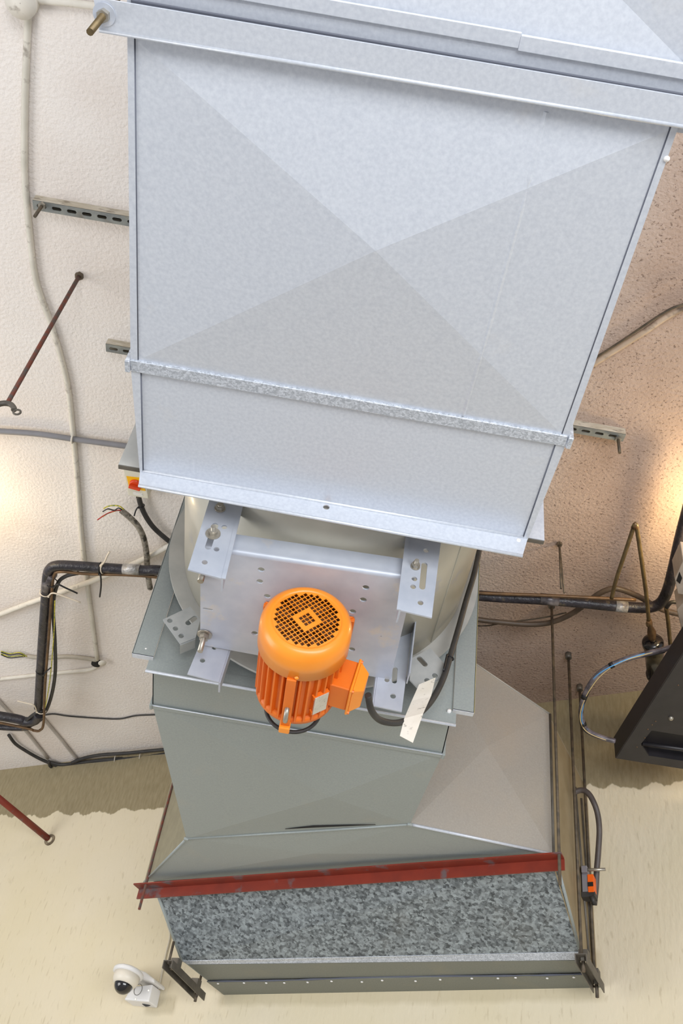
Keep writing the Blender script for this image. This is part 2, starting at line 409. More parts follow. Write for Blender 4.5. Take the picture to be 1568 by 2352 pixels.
# lock seams along both lower edges
for A, Z, pA, pZ in ((T1L, T2L, (309, 80), (317, 838)), (T2L, T3L, (323, 852), (328, 1080)), (T1R, T2R, (1541, 289), (1287, 1006)), (T2R, T3R, (1276, 1020), (1201, 1236))):
    qa, qz = hz(*pA, ZB), hz(*pZ, ZB)
    B().slab([A, qa, qz, Z], (0, 0, -.005)).obj('lock_seam', GALV, duct)
    B().tube([qa - UZ * .001, qz - UZ * .001], .0026, 6).obj('seam_gap_shade', SEAMD, duct)  # dark tube for the seam's gap, with its step shadow painted in
a0, a1 = hz(1258, 245, ZB), hz(1062, 960, ZB)
bl = B(); sp_ = []
for k in range(13):
    q = lerp(a0, a1, .012 + .976 * k / 12); hit = bvh.ray_cast(q - UZ * .5, UZ)[0]; sp_.append(hit if hit else q)
for q0, q1 in zip(sp_, sp_[1:]):
    bl.add([q0 - UX * .008 + UZ * .001, q0 - UZ * .0022, q0 + UX * .006 + UZ * .001, q1 - UX * .008 + UZ * .001, q1 - UZ * .0022, q1 + UX * .006 + UZ * .001], [(0, 1, 4, 3), (1, 2, 5, 4), (0, 3, 5, 2)])
bl.obj('lap_seam', GALV, duct)
# slip joint band between the two panels, folded over at both ends
s0, s1, s2, s3 = hz(300, 822, ZB), hz(1303, 997, ZB), hz(1300, 1021, ZB), hz(303, 848, ZB)
bl = B().slab([s0, s1, s2, s3], (0, 0, -.009))
bl.obj('slip_joint', SPANG, duct, bevel=.002)
for q, sg in ((lerp(s0, s3, .5), -1), (lerp(s1, s2, .5), 1)):
    B().box(q + UX * sg * .006 + UZ * .03, (.006, 0, 0), (0, .017, 0), (0, 0, .045)).obj('joint_tab', SPANG, duct, bevel=.003)
# end flange: bottom strip turned down, side strips turned out
fl0, fl1 = vy(318, 1117, Y3), vy(1199, 1279, Y3)
fr = (T3L, UX, UZ)
zlow = min(fl0.z, fl1.z)
ol = [to2(T3L, fr), to2(T3R, fr), to2(fl1, fr), to2(fl0, fr)]
hx, hy_ = to2(vy(749, 1166, Y3), fr)
holed('bottom_flange', ol, [circ(hx, hy_, .0085)], .004, fr, GALV, duct)
B().tube([fl0 - UY * .003, fl1 - UY * .003], .0045, 8).obj('rolled_lip', GALV, duct)
B().tube([T3L + Vector((0, -.002, .001)), T3R + Vector((0, -.002, .001))], .006, 10).obj('bend', GALV, duct)
sl_ = vy(272, 1066, Y3 + .01); sr_ = vy(1250, 1241, Y3 + .01)
for q, base, sg in ((sl_, T3L, -1), (sr_, T3R, 1)):
    B().slab([Vector((q.x, Y3 + .01, q.z)), Vector((base.x, Y3 + .01, q.z)), Vector((base.x, Y3 + .01, DTOP)), Vector((q.x, Y3 + .01, DTOP))], (0, .004, 0)).obj('side_flange', GALV if sg > 0 else CASEG, duct)
    B().box(Vector(((q.x + base.x) / 2, Y3 + .018, q.z)), (abs(q.x - base.x) / 2, 0, 0), (0, .006, 0), (0, 0, .003)).obj('flange_return', CHAN, duct)
for a, b_ in ((1190, 1242), (1530, 362)):
    c_ = hz(a, b_, ZB) if b_ < 1000 else vy(a, b_, Y3)
    B().lathe(c_ + (UY * -.002 if b_ > 1000 else UZ * -.005), (0, -1, 0) if b_ > 1000 else (0, 0, -1), [(.006, 0), (.005, .003), (.0005, .004)], 10).obj('screw', CAMW, duct)

# ---------------------------------------------------------------- support channel under the front joint, with its rod
zs = ZB - .026
A0, A1 = hz(228, 70, zs), hz(1640, 303, zs)
B0, B1 = hz(214, -6, zs), hz(1640, 234, zs)
sup = thing('support_channel', 'galvanised support channel crossing under the duct at the top of the photo', 'channel', lerp(A0, A1, .5))
bl = B().slab([A0, A1, B1, B0], (0, 0, .004)); bl.obj('bottom_flange', GALV, sup)
bl = B().slab([A0, A1, A1 + UZ * .024, A0 + UZ * .024], (0, -.003, 0))
bl.obj('web', GALV, sup)
B().tube([A0 + UZ * .002, A1 + UZ * .002], .0045, 8).obj('rolled_edge', GALV, sup)
w0 = hz(240, 32, zs)
B().cyl(w0 + UZ * .3, vl(205, 72, w0), .0065, 10).obj('threaded_rod', BRASSY, sup)
B().cyl(w0 - UZ * .003, w0 - UZ * .0005, .020, 24).obj('washer', ZINC, sup)
B().hexnut(w0 - UZ * .014, UZ, .0115, .011).obj('nut', STEEL, sup)

# ---------------------------------------------------------------- near duct overhead
nd = thing('overhead_duct', 'galvanised duct piece at the top right corner, nearest to the viewer', 'duct', hz(1100, 0, ZB))
N1L, N1R = hz(310, -38, ZB), hz(1640, 205, ZB)
N1L.y = N1R.y = (N1L.y + N1R.y) / 2
E1L, E1R = Vector((T1L.x, N1L.y - .64, ZB)), Vector((T1R.x + .02, N1L.y - .64, ZB))
N1L.x, N1R.x = E1L.x, E1R.x
c_ = lerp(E1L, N1R, .5)
creased(E1L, E1R, N1R, N1L, lerp(E1L, E1R, .05), lerp(E1L, E1R, .95), lerp(N1R, N1L, .05), lerp(N1R, N1L, .95), hz(1000, -440, ZB + .06), 0, .08).obj('creased_panel', GALV, nd)
for q0, q1, sg in ((E1L, N1L, 1), (E1R, N1R, -1)):
    B().slab([q0, q1, up(q1, DTOP), up(q0, DTOP)], (sg * .003, 0, 0)).obj('side_panel', GALV, nd)
B().slab([N1L, N1R, Vector((N1R.x, T1R.y + .01, ZB)), Vector((N1L.x, T1L.y + .01, ZB))], (0, 0, .003)).obj('joint_collar', GALV, nd)
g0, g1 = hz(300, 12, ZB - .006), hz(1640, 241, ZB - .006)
B().slab([g0 - UY * .010, g1 - UY * .010, g1 + UY * .03, g0 + UY * .03], (0, 0, .005)).obj('crease_shade_strip', SEAMD, nd, bevel=.003)  # dark strip added to paint the shaded crease above the channel

yc0, yc1 = hz(1000, 76, ZB).y, hz(1000, 38, ZB).y
xm = hz(1193, 95, ZB).x
for xa, xb, sh in ((E1L.x, xm, 0), (xm, E1R.x, .0035)):
    B().box(((xa + xb) / 2, (yc0 + yc1) / 2 + sh, ZB - .003), ((xb - xa) / 2, 0, 0), (0, abs(yc0 - yc1) / 2, 0), (0, 0, .003 + sh * .2)).obj('drive_cleat', GALV, nd, bevel=.0015)

# ---------------------------------------------------------------- axial fan
XC, ZC, RF = -.027, ZB + .50, .486
YA, YB = Y3 + .016, 2.600
YF = 2.6626
fan = thing('axial_fan', 'cream round fan casing between the two ducts, with zinc brackets and motor plate', 'fan', (XC, 2.2, ZC - RF))
fo = Vector((XC, 0, ZC))
B().lathe(fo, UY, [(RF - .006, YA), (RF, YA), (RF, YB), (RF - .006, YB), (RF - .006, YA)], 96).obj('casing', CREAM, fan)
for yy, rr_ in ((YA, RF + .02), (YB, RF + .052)):
    B().lathe(fo, UY, [(RF - .002, yy), (rr_, yy), (rr_, yy + .010), (RF - .002, yy + .010), (RF - .002, yy)], 96, smooth=False).obj('ring_flange', CASEG, fan)
# weld seam along the casing and the sticker
th = R(-37)
B().tube([fo + Vector((RF * cos(th), YA + .02, RF * sin(th))), fo + Vector((RF * cos(th), YB - .01, RF * sin(th)))], .003, 6).obj('casing_seam', CREAM, fan)
bl = B(); a0_, a1_ = R(192), R(207)
vs = []; 
for k in range(9):
    t_ = a0_ + (a1_ - a0_) * k / 8
    for yy in (Y3 + .06 + .06 * (k / 8), Y3 + .30 - .04 * (k / 8)):
        for rr_ in (RF + .0008, RF + .0016): vs.append(fo + Vector((rr_ * cos(t_), yy, rr_ * sin(t_))))
fs = []
for k in range(8):
    i = 4 * k; j = i + 4
    fs += [(i, i + 2, j + 2, j), (i + 1, j + 1, j + 3, i + 3), (i, j, j + 1, i + 1), (i + 2, i + 3, j + 3, j + 2)]
fs += [(0, 1, 3, 2), (32, 34, 35, 33)]
bl.add(vs, fs, True).obj('sticker', STICK, fan)

# motor plate
PZ = 3.3203
PYF, PYB = 1.9893, 2.4467
c0, c1, c2, c3 = hz(461, 1262, PZ), hz(950, 1334, PZ), hz(896, 1560, PZ), hz(460, 1479, PZ)
fr = (c3, UX, UY)
hol = [circ(*to2(hz(a, b_, PZ), fr), .0095) for a, b_ in ((600, 1307), (597, 1334), (614, 1368), (840, 1348), (834, 1376), (810, 1403), (585, 1453), (808, 1490))]
hol.append(slot(*to2(hz(478, 1398, PZ), fr), .011, 0, .004))
hol.append(circ(*to2(hz(875, 1460, PZ), fr), .002))
holed('motor_plate', [to2(q, fr) for q in (c0, c1, c2, c3)], hol, .005, fr, ZINC, fan)
bl = B(); rb = .012; vs = []
for k in range(9):
    t_ = pi / 2 * k / 8
    for q in (c0, c1): vs += [q + Vector((0, -rb * sin(t_), rb * (1 - cos(t_)))), q + Vector((0, -(rb - .005) * sin(t_), .005 + (rb - .005) * (1 - cos(t_))))]
for q in (c0, c1): vs += [q + Vector((0, -rb, rb + .052)), q + Vector((0, -rb + .005, rb + .052))]
fs = [(4 * k, 4 * k + 2, 4 * k + 6, 4 * k + 4) for k in range(9)] + [(4 * k + 1, 4 * k + 5, 4 * k + 7, 4 * k + 3) for k in range(9)] + [(4 * k, 4 * k + 4, 4 * k + 5, 4 * k + 1) for k in range(9)] + [(4 * k + 2, 4 * k + 3, 4 * k + 7, 4 * k + 6) for k in range(9)] + [(0, 1, 3, 2), (36, 38, 39, 37)]
bl.add([q - UZ * .0025 for q in vs], fs).obj('plate_lip', ZINC, fan)

def bolt(parent, c_, ax, r=.011, length=.02, washer=.019, back=.012, rw=True):
    c_ = Vector(c_); ax = Vector(ax).normalized()
    if washer: B().cyl(c_, c_ + ax * .003, washer, 20).obj('washer', STEEL, parent)
    B().hexnut(c_ + ax * .003, ax, r, .010).obj('nut', STEEL, parent)
    B().cyl(c_ - ax * back, c_ + ax * length, r * .55, 12).obj('bolt', STEEL, parent)

def bracket(name, y, outl, holes, flange_side, depth, bolts=(), material=ZINCB, fold=None):
    fr = (vy(*outl[0], y), UX, UZ)
    hs = []
    for h in holes:
        x_, z_ = to2(vy(h[0], h[1], y), fr)
        if len(h) == 3: hs.append(circ(x_, z_, h[2]))
        else:
            x2, z2 = to2(vy(h[2], h[3], y), fr); hs.append(slot((x_ + x2) / 2, (z_ + z2) / 2, (x2 - x_) / 2, (z2 - z_) / 2, h[4]))
    o = holed(name, px2(outl, fr, y), hs, .005, fr, material, fan)
    tl, tr, br, bl_ = (vy(*q, y) for q in outl)
    a, b_ = (tr, br) if flange_side > 0 else (tl, bl_)
    B().slab([a, b_, b_ + UY * depth, a + UY * depth], (flange_side * .005, 0, 0)).obj('bracket_side', material, o)
    if y < 2.2: B().slab([a, b_, b_ + UX * flange_side * .011, a + UX * flange_side * .011], (0, -.004, 0)).obj('bracket_rim', material, o)
    for bb in bolts: bolt(o, vy(bb[0], bb[1], y) - UY * .0026, (0, -1, 0), *bb[2:])
    return o
YFB = PYF - .027
bracket('bracket', YFB, [(490, 1120), (556, 1131), (508, 1330), (431, 1309)],
        [(515, 1212, .0075), (494, 1208, 478, 1258, .0085), (497, 1263, .0075), (470, 1293, .0075)], 1, .05,
        [(505, 1170, .012, .016, .015), (489, 1228, .012, .030, .020)])
bracket('bracket', YFB, [(944, 1205), (1015, 1218), (991, 1420), (920, 1403)],
        [(978, 1266, .0075), (974, 1298, 969, 1350, .008), (951, 1331, .0075), (948, 1349, .0075), (965, 1386, .0075)], -1, .05,
        [(953, 1303, .011, .026, .013)])
YRB = PYB + .006
bracket('bracket', YRB, [(492, 1400), (552, 1410), (502, 1568), (430, 1549)],
        [(465, 1518, .008), (492, 1489, .007)], 1, .05)
br_ = bracket('bracket', YRB, [(880, 1450), (953, 1390), (922, 1636), (858, 1622)],
        [(888, 1563, .0075), (907, 1538, 905, 1566, .0075), (902, 1600, .0085)], -1, .05)
tr_, bt_ = vy(953, 1390, YRB), vy(932, 1570, YRB)
B().slab([tr_, bt_, bt_ - UY * .055, tr_ - UY * .055], (.004, 0, 0)).obj('bracket_side', ZINCB, br_)
# stud hanging at the rear left corner of the plate and the short stud under the front left bracket
q = hz(470, 1457, PZ - .004)
o_ = B().cyl(q + UZ * .03, vl(461, 1497, q), .008, 12).obj('stud', STEEL, fan)
B().cyl(q - UZ * .003, q, .022, 24).obj('washer', STEEL, o_)
B().hexnut(q - UZ * .018, UZ, .014, .014).obj('nut', STEEL, o_)
q = hz(464, 1322, PZ - .0)
B().cyl(q + UZ * .02, vl(461, 1336, q), .009, 12).obj('stud', STEEL, fan)
# mounting feet of the casing
YT = 2.555
def foot(outl, holes, e0, e1, dirn):
    fr = (vy(*outl[0], YT), UX, UZ); hs = []
    for h in holes:
        x_, z_ = to2(vy(h[0], h[1], YT), fr)
        if len(h) == 3: hs.append(circ(x_, z_, h[2]))
        else:
            x2, z2 = to2(vy(h[2], h[3], YT), fr); hs.append(slot((x_ + x2) / 2, (z_ + z2) / 2, (x2 - x_) / 2, (z2 - z_) / 2, h[4]))
    o = holed('mounting_foot', px2(outl, fr, YT), hs, .006, fr, FOOT, fan)
    a, b_ = vy(*e0, YT), vy(*e1, YT)
    B().slab([a, b_, b_ + UY * .045, a + UY * .045], (0, 0, -.005)).obj('foot_flange', FOOT, o)
foot([(374, 1424), (437, 1394), (460, 1424), (449, 1466), (414, 1480)], [(390, 1427, .0085), (403, 1445, .0085), (416, 1462, .0085), (432, 1432, 447, 1421, .009)], (414, 1480), (449, 1466), -1)
foot([(946, 1512), (988, 1490), (1024, 1530), (1015, 1556), (962, 1585), (940, 1562)], [(963, 1514, 975, 1527, .009), (998, 1553, .009), (980, 1564, .009)], (1015, 1556), (962, 1585), 1)

# ---------------------------------------------------------------- motor
MZ = PZ - .140
mc = hz(705, 1421, MZ)
md_ = (mc - ORG).dot(FWD)
MR = 108.5 * md_ / F
me_ = hz(655, 1668, MZ - MR * .97)
ML = me_.y - mc.y
motor = thing('electric_motor', 'orange electric motor with round vent cowl hanging under the zinc plate', 'motor', mc)
RG = MR * .725
cl = MR * .86
prof = [(RG, .004), (RG + .003, .0), (MR * .80, -.001), (MR * .88, .004), (MR * .95, .014), (MR * .99, .03), (MR, .05), (MR, cl), (MR - .004, cl), (MR - .004, .05), (RG, .008)]
cw = B().lathe(mc, UY, prof, 64).obj('fan_cowl', ORANGE, motor)
s_ = RG / 7.9; hs = []
for i in range(-8, 9):
    for j in range(-8, 9):
        k = max(abs(i), abs(j))
        if i * i + j * j > 7.35 ** 2 or k == 2: continue
        x_, y_ = (i - j) * s_ / math.sqrt(2), (i + j) * s_ / math.sqrt(2)
        h_ = s_ * .84 / math.sqrt(2)
        if k == 0: hs.append(circ(0, 0, h_ * .9, 12))
        else: hs.append([(x_ + h_, y_), (x_, y_ + h_), (x_ - h_, y_), (x_, y_ - h_)])
holed('vent_grille', circ(0, 0, RG + .001, 48), hs, .003, (mc + UY * .004, UX, UZ), ORANGE, cw)
fn = B().cyl(mc + UY * .045, mc + UY * .05, MR * .9, 40)
fn.cyl(mc + UY * .015, mc + UY * .05, MR * .22, 20)
for k in range(9):
    t_ = 2 * pi * k / 9 + .2; rd = Vector((cos(t_), 0, sin(t_))); tn = Vector((-sin(t_), 0, cos(t_)))
    fn.box(mc + rd * MR * .52 + UY * .032, rd * MR * .32, tn * .002, UY * .014)
fn.obj('cooling_fan', mat('cooling_fan_brown', '#5C3A22', '#7A4B28', 12, .6), motor)
# finned body
bl = B(); nf = 30; y0, y1 = mc.y + cl - .01, mc.y + ML * .93
ring = []
for k in range(nf):
    for (da, rr_) in ((-.28, .89), (-.10, 1.0), (.10, 1.0), (.28, .89)):
        t_ = 2 * pi * (k + da) / nf; ring.append((cos(t_) * MR * .955 * rr_, sin(t_) * MR * .955 * rr_))
n_ = len(ring)
bl.add([Vector((mc.x + a, yy, mc.z + b_)) for yy in (y0, y1) for a, b_ in ring], [(i, (i + 1) % n_, n_ + (i + 1) % n_, n_ + i) for i in range(n_)] + [tuple(range(n_)), tuple(range(2 * n_ - 1, n_ - 1, -1))])
bl.obj('finned_body', ORANGED, motor)
B().lathe(mc, UY, [(.001, ML * .90), (MR * .92, ML * .90), (MR * .93, ML * .97), (MR * .80, ML), (MR * .3, ML + .01), (.001, ML + .01)], 48).obj('end_shield', ORANGED, motor)
pc_ = mc + UY * (ML + .085) - UZ * .004
B().tube([pc_ + Vector((cos(2 * pi * k / 48), 0, sin(2 * pi * k / 48))) * MR * .64 for k in range(49)], .006, 8, cap=False).cyl(pc_ - UX * MR * .63, pc_ + UX * MR * .63, .003).obj('belt_ring', BLACKR, motor)
B().lathe(mc, UY, [(.001, ML + .02), (MR * .35, ML + .02), (MR * .35, ML + .05), (.001, ML + .05)], 32).obj('pulley', BLACKR, motor)
# bottom rib with the eye bolt boss
B().box(mc + Vector((-.012, (cl + ML * .95) / 2, -MR * .97)), (.013, 0, 0), (0, (ML * .98 - cl) / 2, 0), (0, 0, .010)).obj('lifting_rib', ORANGED, motor, bevel=.003)
B().box(mc + Vector((-.012, ML * .985, -MR * 1.0)), (.015, 0, 0), (0, .013, 0), (0, 0, .016)).obj('drain_lug', ORANGE, motor, bevel=.004)
ec = mc + Vector((-.012, ML * .76, -MR * 1.06))
B().tube([ec + Vector((0, .024 * cos(t), .018 * sin(t))) for t in [2 * pi * k / 20 for k in range(21)]], .0065, 10, cap=False).obj('eye_bolt', STEEL, motor)
B().lathe(mc + Vector((0, cl - .012, -MR)), (0, 0, -1), [(.006, 0), (.005, .003), (.0005, .005)], 12).obj('screw', ORANGE, motor)
for sg in (-1, 1):
    for yy in (cl + .025, ML * .8):
        B().slab([mc + Vector((sg * MR * .55, yy, MR * .75)), mc + Vector((sg * MR * 1.03, yy, .136)), mc + Vector((sg * MR * .45, yy, .136))], (0, .035, 0)).obj('foot', ORANGED, motor, bevel=.002)
    B().box(mc + Vector((sg * MR * .86, (cl + .03 + ML * .8 + .035) / 2, .128)), (MR * .19, 0, 0), (0, (ML * .8 + .005 - cl) / 2, 0), (0, 0, .007)).obj('foot_rail', ORANGED, motor, bevel=.002)
# terminal box on the right flank, lid outward
nb = Vector((cos(R(-8)), 0, sin(R(-8)))); tb = Vector((-nb.z, 0, nb.x)); yb0 = mc.y + ML * .66
bc = Vector((mc.x, yb0, mc.z)) + tb * (-.010)
bx = B().box(bc + nb * (MR * .98 + .005), nb * .028, UY * .050, tb * .048).obj('terminal_box', ORANGED, motor, bevel=.003)
li = B(); h0 = bc + nb * (MR * .98 + .033)
def rect(c_, a, b_): return [c_ - UY * a - tb * b_, c_ + UY * a - tb * b_, c_ + UY * a + tb * b_, c_ - UY * a + tb * b_]
li.hexa(rect(h0, .058, .056), rect(h0 + nb * .007, .058, .056))
li.hexa(rect(h0 + nb * .007, .053, .051), rect(h0 + nb * .036, .040, .030))
li.obj('box_lid', ORANGE, bx, bevel=.003)
for sy in (-1, 1):
    for sz in (-1, 1):
        B().hexnut(h0 + nb * .007 + UY * sy * .051 + tb * sz * .05, nb, .005, .005).obj('lid_screw', ORANGED, bx)
# nameplate
tn_ = R(-52); nn = Vector((cos(tn_), 0, sin(tn_))); tt = Vector((-sin(tn_), 0, cos(tn_)))
pc = Vector((mc.x, mc.y + ML * .70, mc.z)) + nn * (MR * .965)
B().box(pc, nn * .002, UY * .040, tt * .021).obj('nameplate', PLATEM, motor)
for sy in (-1, 1):
    B().box(pc - nn * .006 + UY * sy * .036, nn * .006, UY * .006, tt * .024).obj('plate_lug', ORANGED, motor)

# motor cable, its ties and the paper tag
YCB = 2.47
cpts = [vy(845, 1596, 2.30), vy(853, 1632, 2.36), vy(875, 1655, 2.42), vy(915, 1660, 2.46), vy(955, 1644, 2.50), vy(990, 1610, 2.52), vy(1016, 1562, 2.53), vy(1033, 1510, 2.535), vy(1052, 1445, 2.54), vy(1070, 1380, 2.545), vy(1088, 1320, 2.55), vy(1101, 1262, 2.56)]
run('motor_cable', cpts, .0098, BLACKR, 'black motor cable looping from the orange terminal box up beside the casing', 'cable', 8, 12)
def ring_tie(name, c_, ax, r, tail, label, material, group=None, w=.004):
    """cable tie: a loop round the bundle and its tail"""
    ax = Vector(ax).normalized(); u = ax.cross(UZ if abs(ax.z) < .9 else UX).normalized(); v = ax.cross(u)
    bl = B().tube([c_ + (u * cos(2 * pi * k / 16) + v * sin(2 * pi * k / 16)) * r for k in range(17)], w * .55, 6, cap=False)
    h_ = Vector(tail[0]); g_ = min((c_ + (u * cos(2 * pi * k / 16) + v * sin(2 * pi * k / 16)) * r for k in range(16)), key=lambda q: (q - h_).length)
    tail = [g_] + ([] if (g_ - h_).length < .003 else [h_]) + list(tail[1:]); bl.box(g_, ax * w, u * w, v * w)
    bl.tube(spline([Vector(q) for q in tail], 5), w * .8, 6)
    return tag(bl.obj(name, material), label, 'cable tie', group)
c_ = vy(1033, 1512, 2.535)
ring_tie('cable_tie', c_, cpts[8] - cpts[7], .0115, [c_ + Vector((-.012, -.012, 0)), vy(1018, 1541, 2.52)], 'black cable tie on the motor cable above the paper tag', TIEB)
# paper tag: a folded strip round the cable
outl_l = [(962, 1572), (945, 1610), (928, 1650), (918, 1690)]
outl_r = [(1000, 1556), (990, 1598), (972, 1638), (948, 1706)]
bl = B(); vs = []
ys = [2.50, 2.485, 2.46, 2.46]
for (a, b_), (c__, d__), yy in zip(outl_l, outl_r, ys): vs += [vy(a, b_, yy), vy(c__, d__, yy - .006)]
n0 = len(vs); vs += [q + UY * .0012 for q in vs]
fs = [(2 * k, 2 * k + 1, 2 * k + 3, 2 * k + 2) for k in range(3)] + [(n0 + 2 * k, n0 + 2 * k + 2, n0 + 2 * k + 3, n0 + 2 * k + 1) for k in range(3)]
fs += [(0, n0, n0 + 1, 1), (6, 7, n0 + 7, n0 + 6)] + [(2 * k, 2 * k + 2, n0 + 2 * k + 2, n0 + 2 * k) for k in range(3)] + [(2 * k + 1, n0 + 2 * k + 1, n0 + 2 * k + 3, 2 * k + 3) for k in range(3)]
tag(bl.add(vs, fs).obj('paper_tag', PAPER), 'crumpled white paper tag with small print hanging on the motor cable', 'tag')

# ---------------------------------------------------------------- duct beyond the fan
YF2 = YF
fz = ZB
e0, e1 = vy(334, 1541, YF2), vy(1046, 1667, YF2)
f0, f1 = Vector((e0.x + .0, YF2, ZB)), Vector((e1.x, YF2, ZB))
dj = thing('tapered_duct', 'grey galvanised duct tapering from the fan down to the wide hopper', 'duct', lerp(f0, f1, .5))
lowz = (e0.z + e1.z) / 2
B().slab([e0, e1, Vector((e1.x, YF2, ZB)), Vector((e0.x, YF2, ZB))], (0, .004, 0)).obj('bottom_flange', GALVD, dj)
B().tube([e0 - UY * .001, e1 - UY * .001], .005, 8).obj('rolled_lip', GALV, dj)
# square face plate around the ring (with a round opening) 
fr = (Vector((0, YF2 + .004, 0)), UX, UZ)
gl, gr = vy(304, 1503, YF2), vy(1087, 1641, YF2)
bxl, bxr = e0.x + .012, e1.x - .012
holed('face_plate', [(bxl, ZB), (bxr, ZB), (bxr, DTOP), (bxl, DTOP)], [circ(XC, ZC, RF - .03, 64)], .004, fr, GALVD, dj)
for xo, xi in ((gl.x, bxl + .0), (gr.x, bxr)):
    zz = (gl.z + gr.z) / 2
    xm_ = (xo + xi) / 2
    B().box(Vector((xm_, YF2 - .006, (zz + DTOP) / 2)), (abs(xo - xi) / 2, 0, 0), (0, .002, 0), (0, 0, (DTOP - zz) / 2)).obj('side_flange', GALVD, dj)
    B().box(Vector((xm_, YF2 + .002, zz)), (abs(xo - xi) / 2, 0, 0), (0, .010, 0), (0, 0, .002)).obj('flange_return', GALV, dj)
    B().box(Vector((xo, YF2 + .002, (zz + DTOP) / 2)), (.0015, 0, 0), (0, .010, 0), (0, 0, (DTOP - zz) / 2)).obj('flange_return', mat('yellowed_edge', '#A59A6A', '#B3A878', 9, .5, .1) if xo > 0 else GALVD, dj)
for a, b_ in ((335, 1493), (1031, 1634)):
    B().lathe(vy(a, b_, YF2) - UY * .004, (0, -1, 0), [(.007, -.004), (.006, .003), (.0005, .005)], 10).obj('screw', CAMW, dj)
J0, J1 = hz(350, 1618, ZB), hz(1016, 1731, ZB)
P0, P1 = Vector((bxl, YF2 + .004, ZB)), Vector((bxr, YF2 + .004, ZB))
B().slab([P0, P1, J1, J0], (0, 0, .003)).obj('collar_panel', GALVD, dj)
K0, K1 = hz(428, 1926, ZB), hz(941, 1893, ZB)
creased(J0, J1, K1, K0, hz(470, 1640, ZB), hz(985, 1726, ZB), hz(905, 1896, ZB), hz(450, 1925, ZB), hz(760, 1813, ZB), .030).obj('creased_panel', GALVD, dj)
KT = None
q_ = B().slab([J0 - UY * .004, J1 - UY * .004, J1 + UY * .018, J0 + UY * .018], (0, 0, -.007)); q_.obj('slip_joint', GALVD, dj, bevel=.002)
B().tube([J0 - UZ * .006 - UY * .004, J1 - UZ * .006 - UY * .004], .0022, 6).obj('joint_edge', GALV, dj)
for q, sg in ((J0, -1), (J1, 1)):
    B().box(q + UX * sg * .004 + UZ * .03 + UY * .006, (.005, 0, 0), (0, .014, 0), (0, 0, .04)).obj('joint_tab', GALVD, dj, bevel=.003)

# ---------------------------------------------------------------- hopper and plenum on the wall
OFF = .72
H0, H1 = wl(331, 2026, OFF), wl(1271, 1962, OFF)
H1t = vl(1250, 1640, H1); H0t = up(H0, H1t.z)
# top right corner of the small opening: vertical above K1
K1t = vl(975, 1447, K1); K0t = up(K0, K1t.z)
TT = K1t.z
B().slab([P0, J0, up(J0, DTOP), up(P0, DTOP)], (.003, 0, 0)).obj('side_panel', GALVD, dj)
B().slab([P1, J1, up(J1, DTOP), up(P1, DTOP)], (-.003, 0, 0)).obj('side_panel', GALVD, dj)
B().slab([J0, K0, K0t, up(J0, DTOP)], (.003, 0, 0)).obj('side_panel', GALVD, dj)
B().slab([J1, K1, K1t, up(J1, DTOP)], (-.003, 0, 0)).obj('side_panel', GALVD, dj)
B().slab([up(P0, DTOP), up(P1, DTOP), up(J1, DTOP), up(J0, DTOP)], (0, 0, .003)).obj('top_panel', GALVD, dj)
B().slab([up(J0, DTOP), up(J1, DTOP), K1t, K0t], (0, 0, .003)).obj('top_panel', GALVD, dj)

hop = thing('duct_hopper', 'brown-grey flared sheet-metal hopper between the tapered duct and the red bar', 'duct', lerp(H0, H1, .5))
def face(c0, c1, c2, c3, ctr_drop, nrm, name, material, parent):
    ctr = (c0 + c1 + c2 + c3) / 4 + Vector(nrm).normalized() * ctr_drop
    vs = [c0, c1, c2, c3, ctr]; back = [q - Vector(nrm).normalized() * .004 for q in (c0, c1, c2, c3)]
    bl = B().add(vs + back, [(0, 1, 4), (1, 2, 4), (2, 3, 4), (3, 0, 4), (5, 6, 7, 8), (0, 1, 6, 5), (1, 2, 7, 6), (2, 3, 8, 7), (3, 0, 5, 8)])
    return bl.obj(name, material, parent)
face(K0, K1, H1, H0, .012, (0, -.1, -1), 'hopper_panel', GALVD, hop)
# right flank
rn = (H1 - K1).cross(K1t - K1); rn = rn if rn.x > 0 else -rn
rn.normalize()
bl = B(); M1 = hz(1135, 1758, ZB)
bl.add([K1, H1, H1t, K1t], [(0, 1, 2), (0, 2, 3)])
def qn(t, s): return lerp(lerp(K1, H1, t), lerp(K1t, H1t, t), s)
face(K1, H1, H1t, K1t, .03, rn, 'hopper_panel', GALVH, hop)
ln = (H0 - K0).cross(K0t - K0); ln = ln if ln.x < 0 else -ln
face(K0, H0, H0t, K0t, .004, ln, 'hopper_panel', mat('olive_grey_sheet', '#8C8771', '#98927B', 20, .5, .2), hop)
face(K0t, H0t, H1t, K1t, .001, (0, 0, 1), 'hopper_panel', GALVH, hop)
B().tube([K1, H1], .006, 8).obj('corner_seam', GALV, hop)
B().tube([K0, H0], .005, 8).obj('corner_seam', GALVD, hop)
B().tube([K0 - UZ * .001, lerp(K0, K1, .55) - UZ * .003 , K1 - UZ * .001], .005, 8).obj('throat_seam', GALVD, hop)
B().tube([H1, H1t], .006, 8).obj('corner_seam', CHAN, hop)
B().tube([H1t, lerp(H1t, K1t, .98)], .004, 8).obj('corner_seam', GALVH, hop)
B().tube([hz(655, 1904, ZB - .006), hz(720, 1898, ZB - .007), hz(862, 1894, ZB - .006)], .0035, 8, rr=[.001, .005, .0012]).obj('throat_gap', DARK, hop)
for q in (K0, K1): B().box(q - UZ * .002, (.010, 0, 0), (0, .007, 0), (0, 0, .006)).obj('corner_cap', GALVD, hop, bevel=.003)
q0 = hz(1137, 1757, ZB)
for a, b_ in ():
    pass

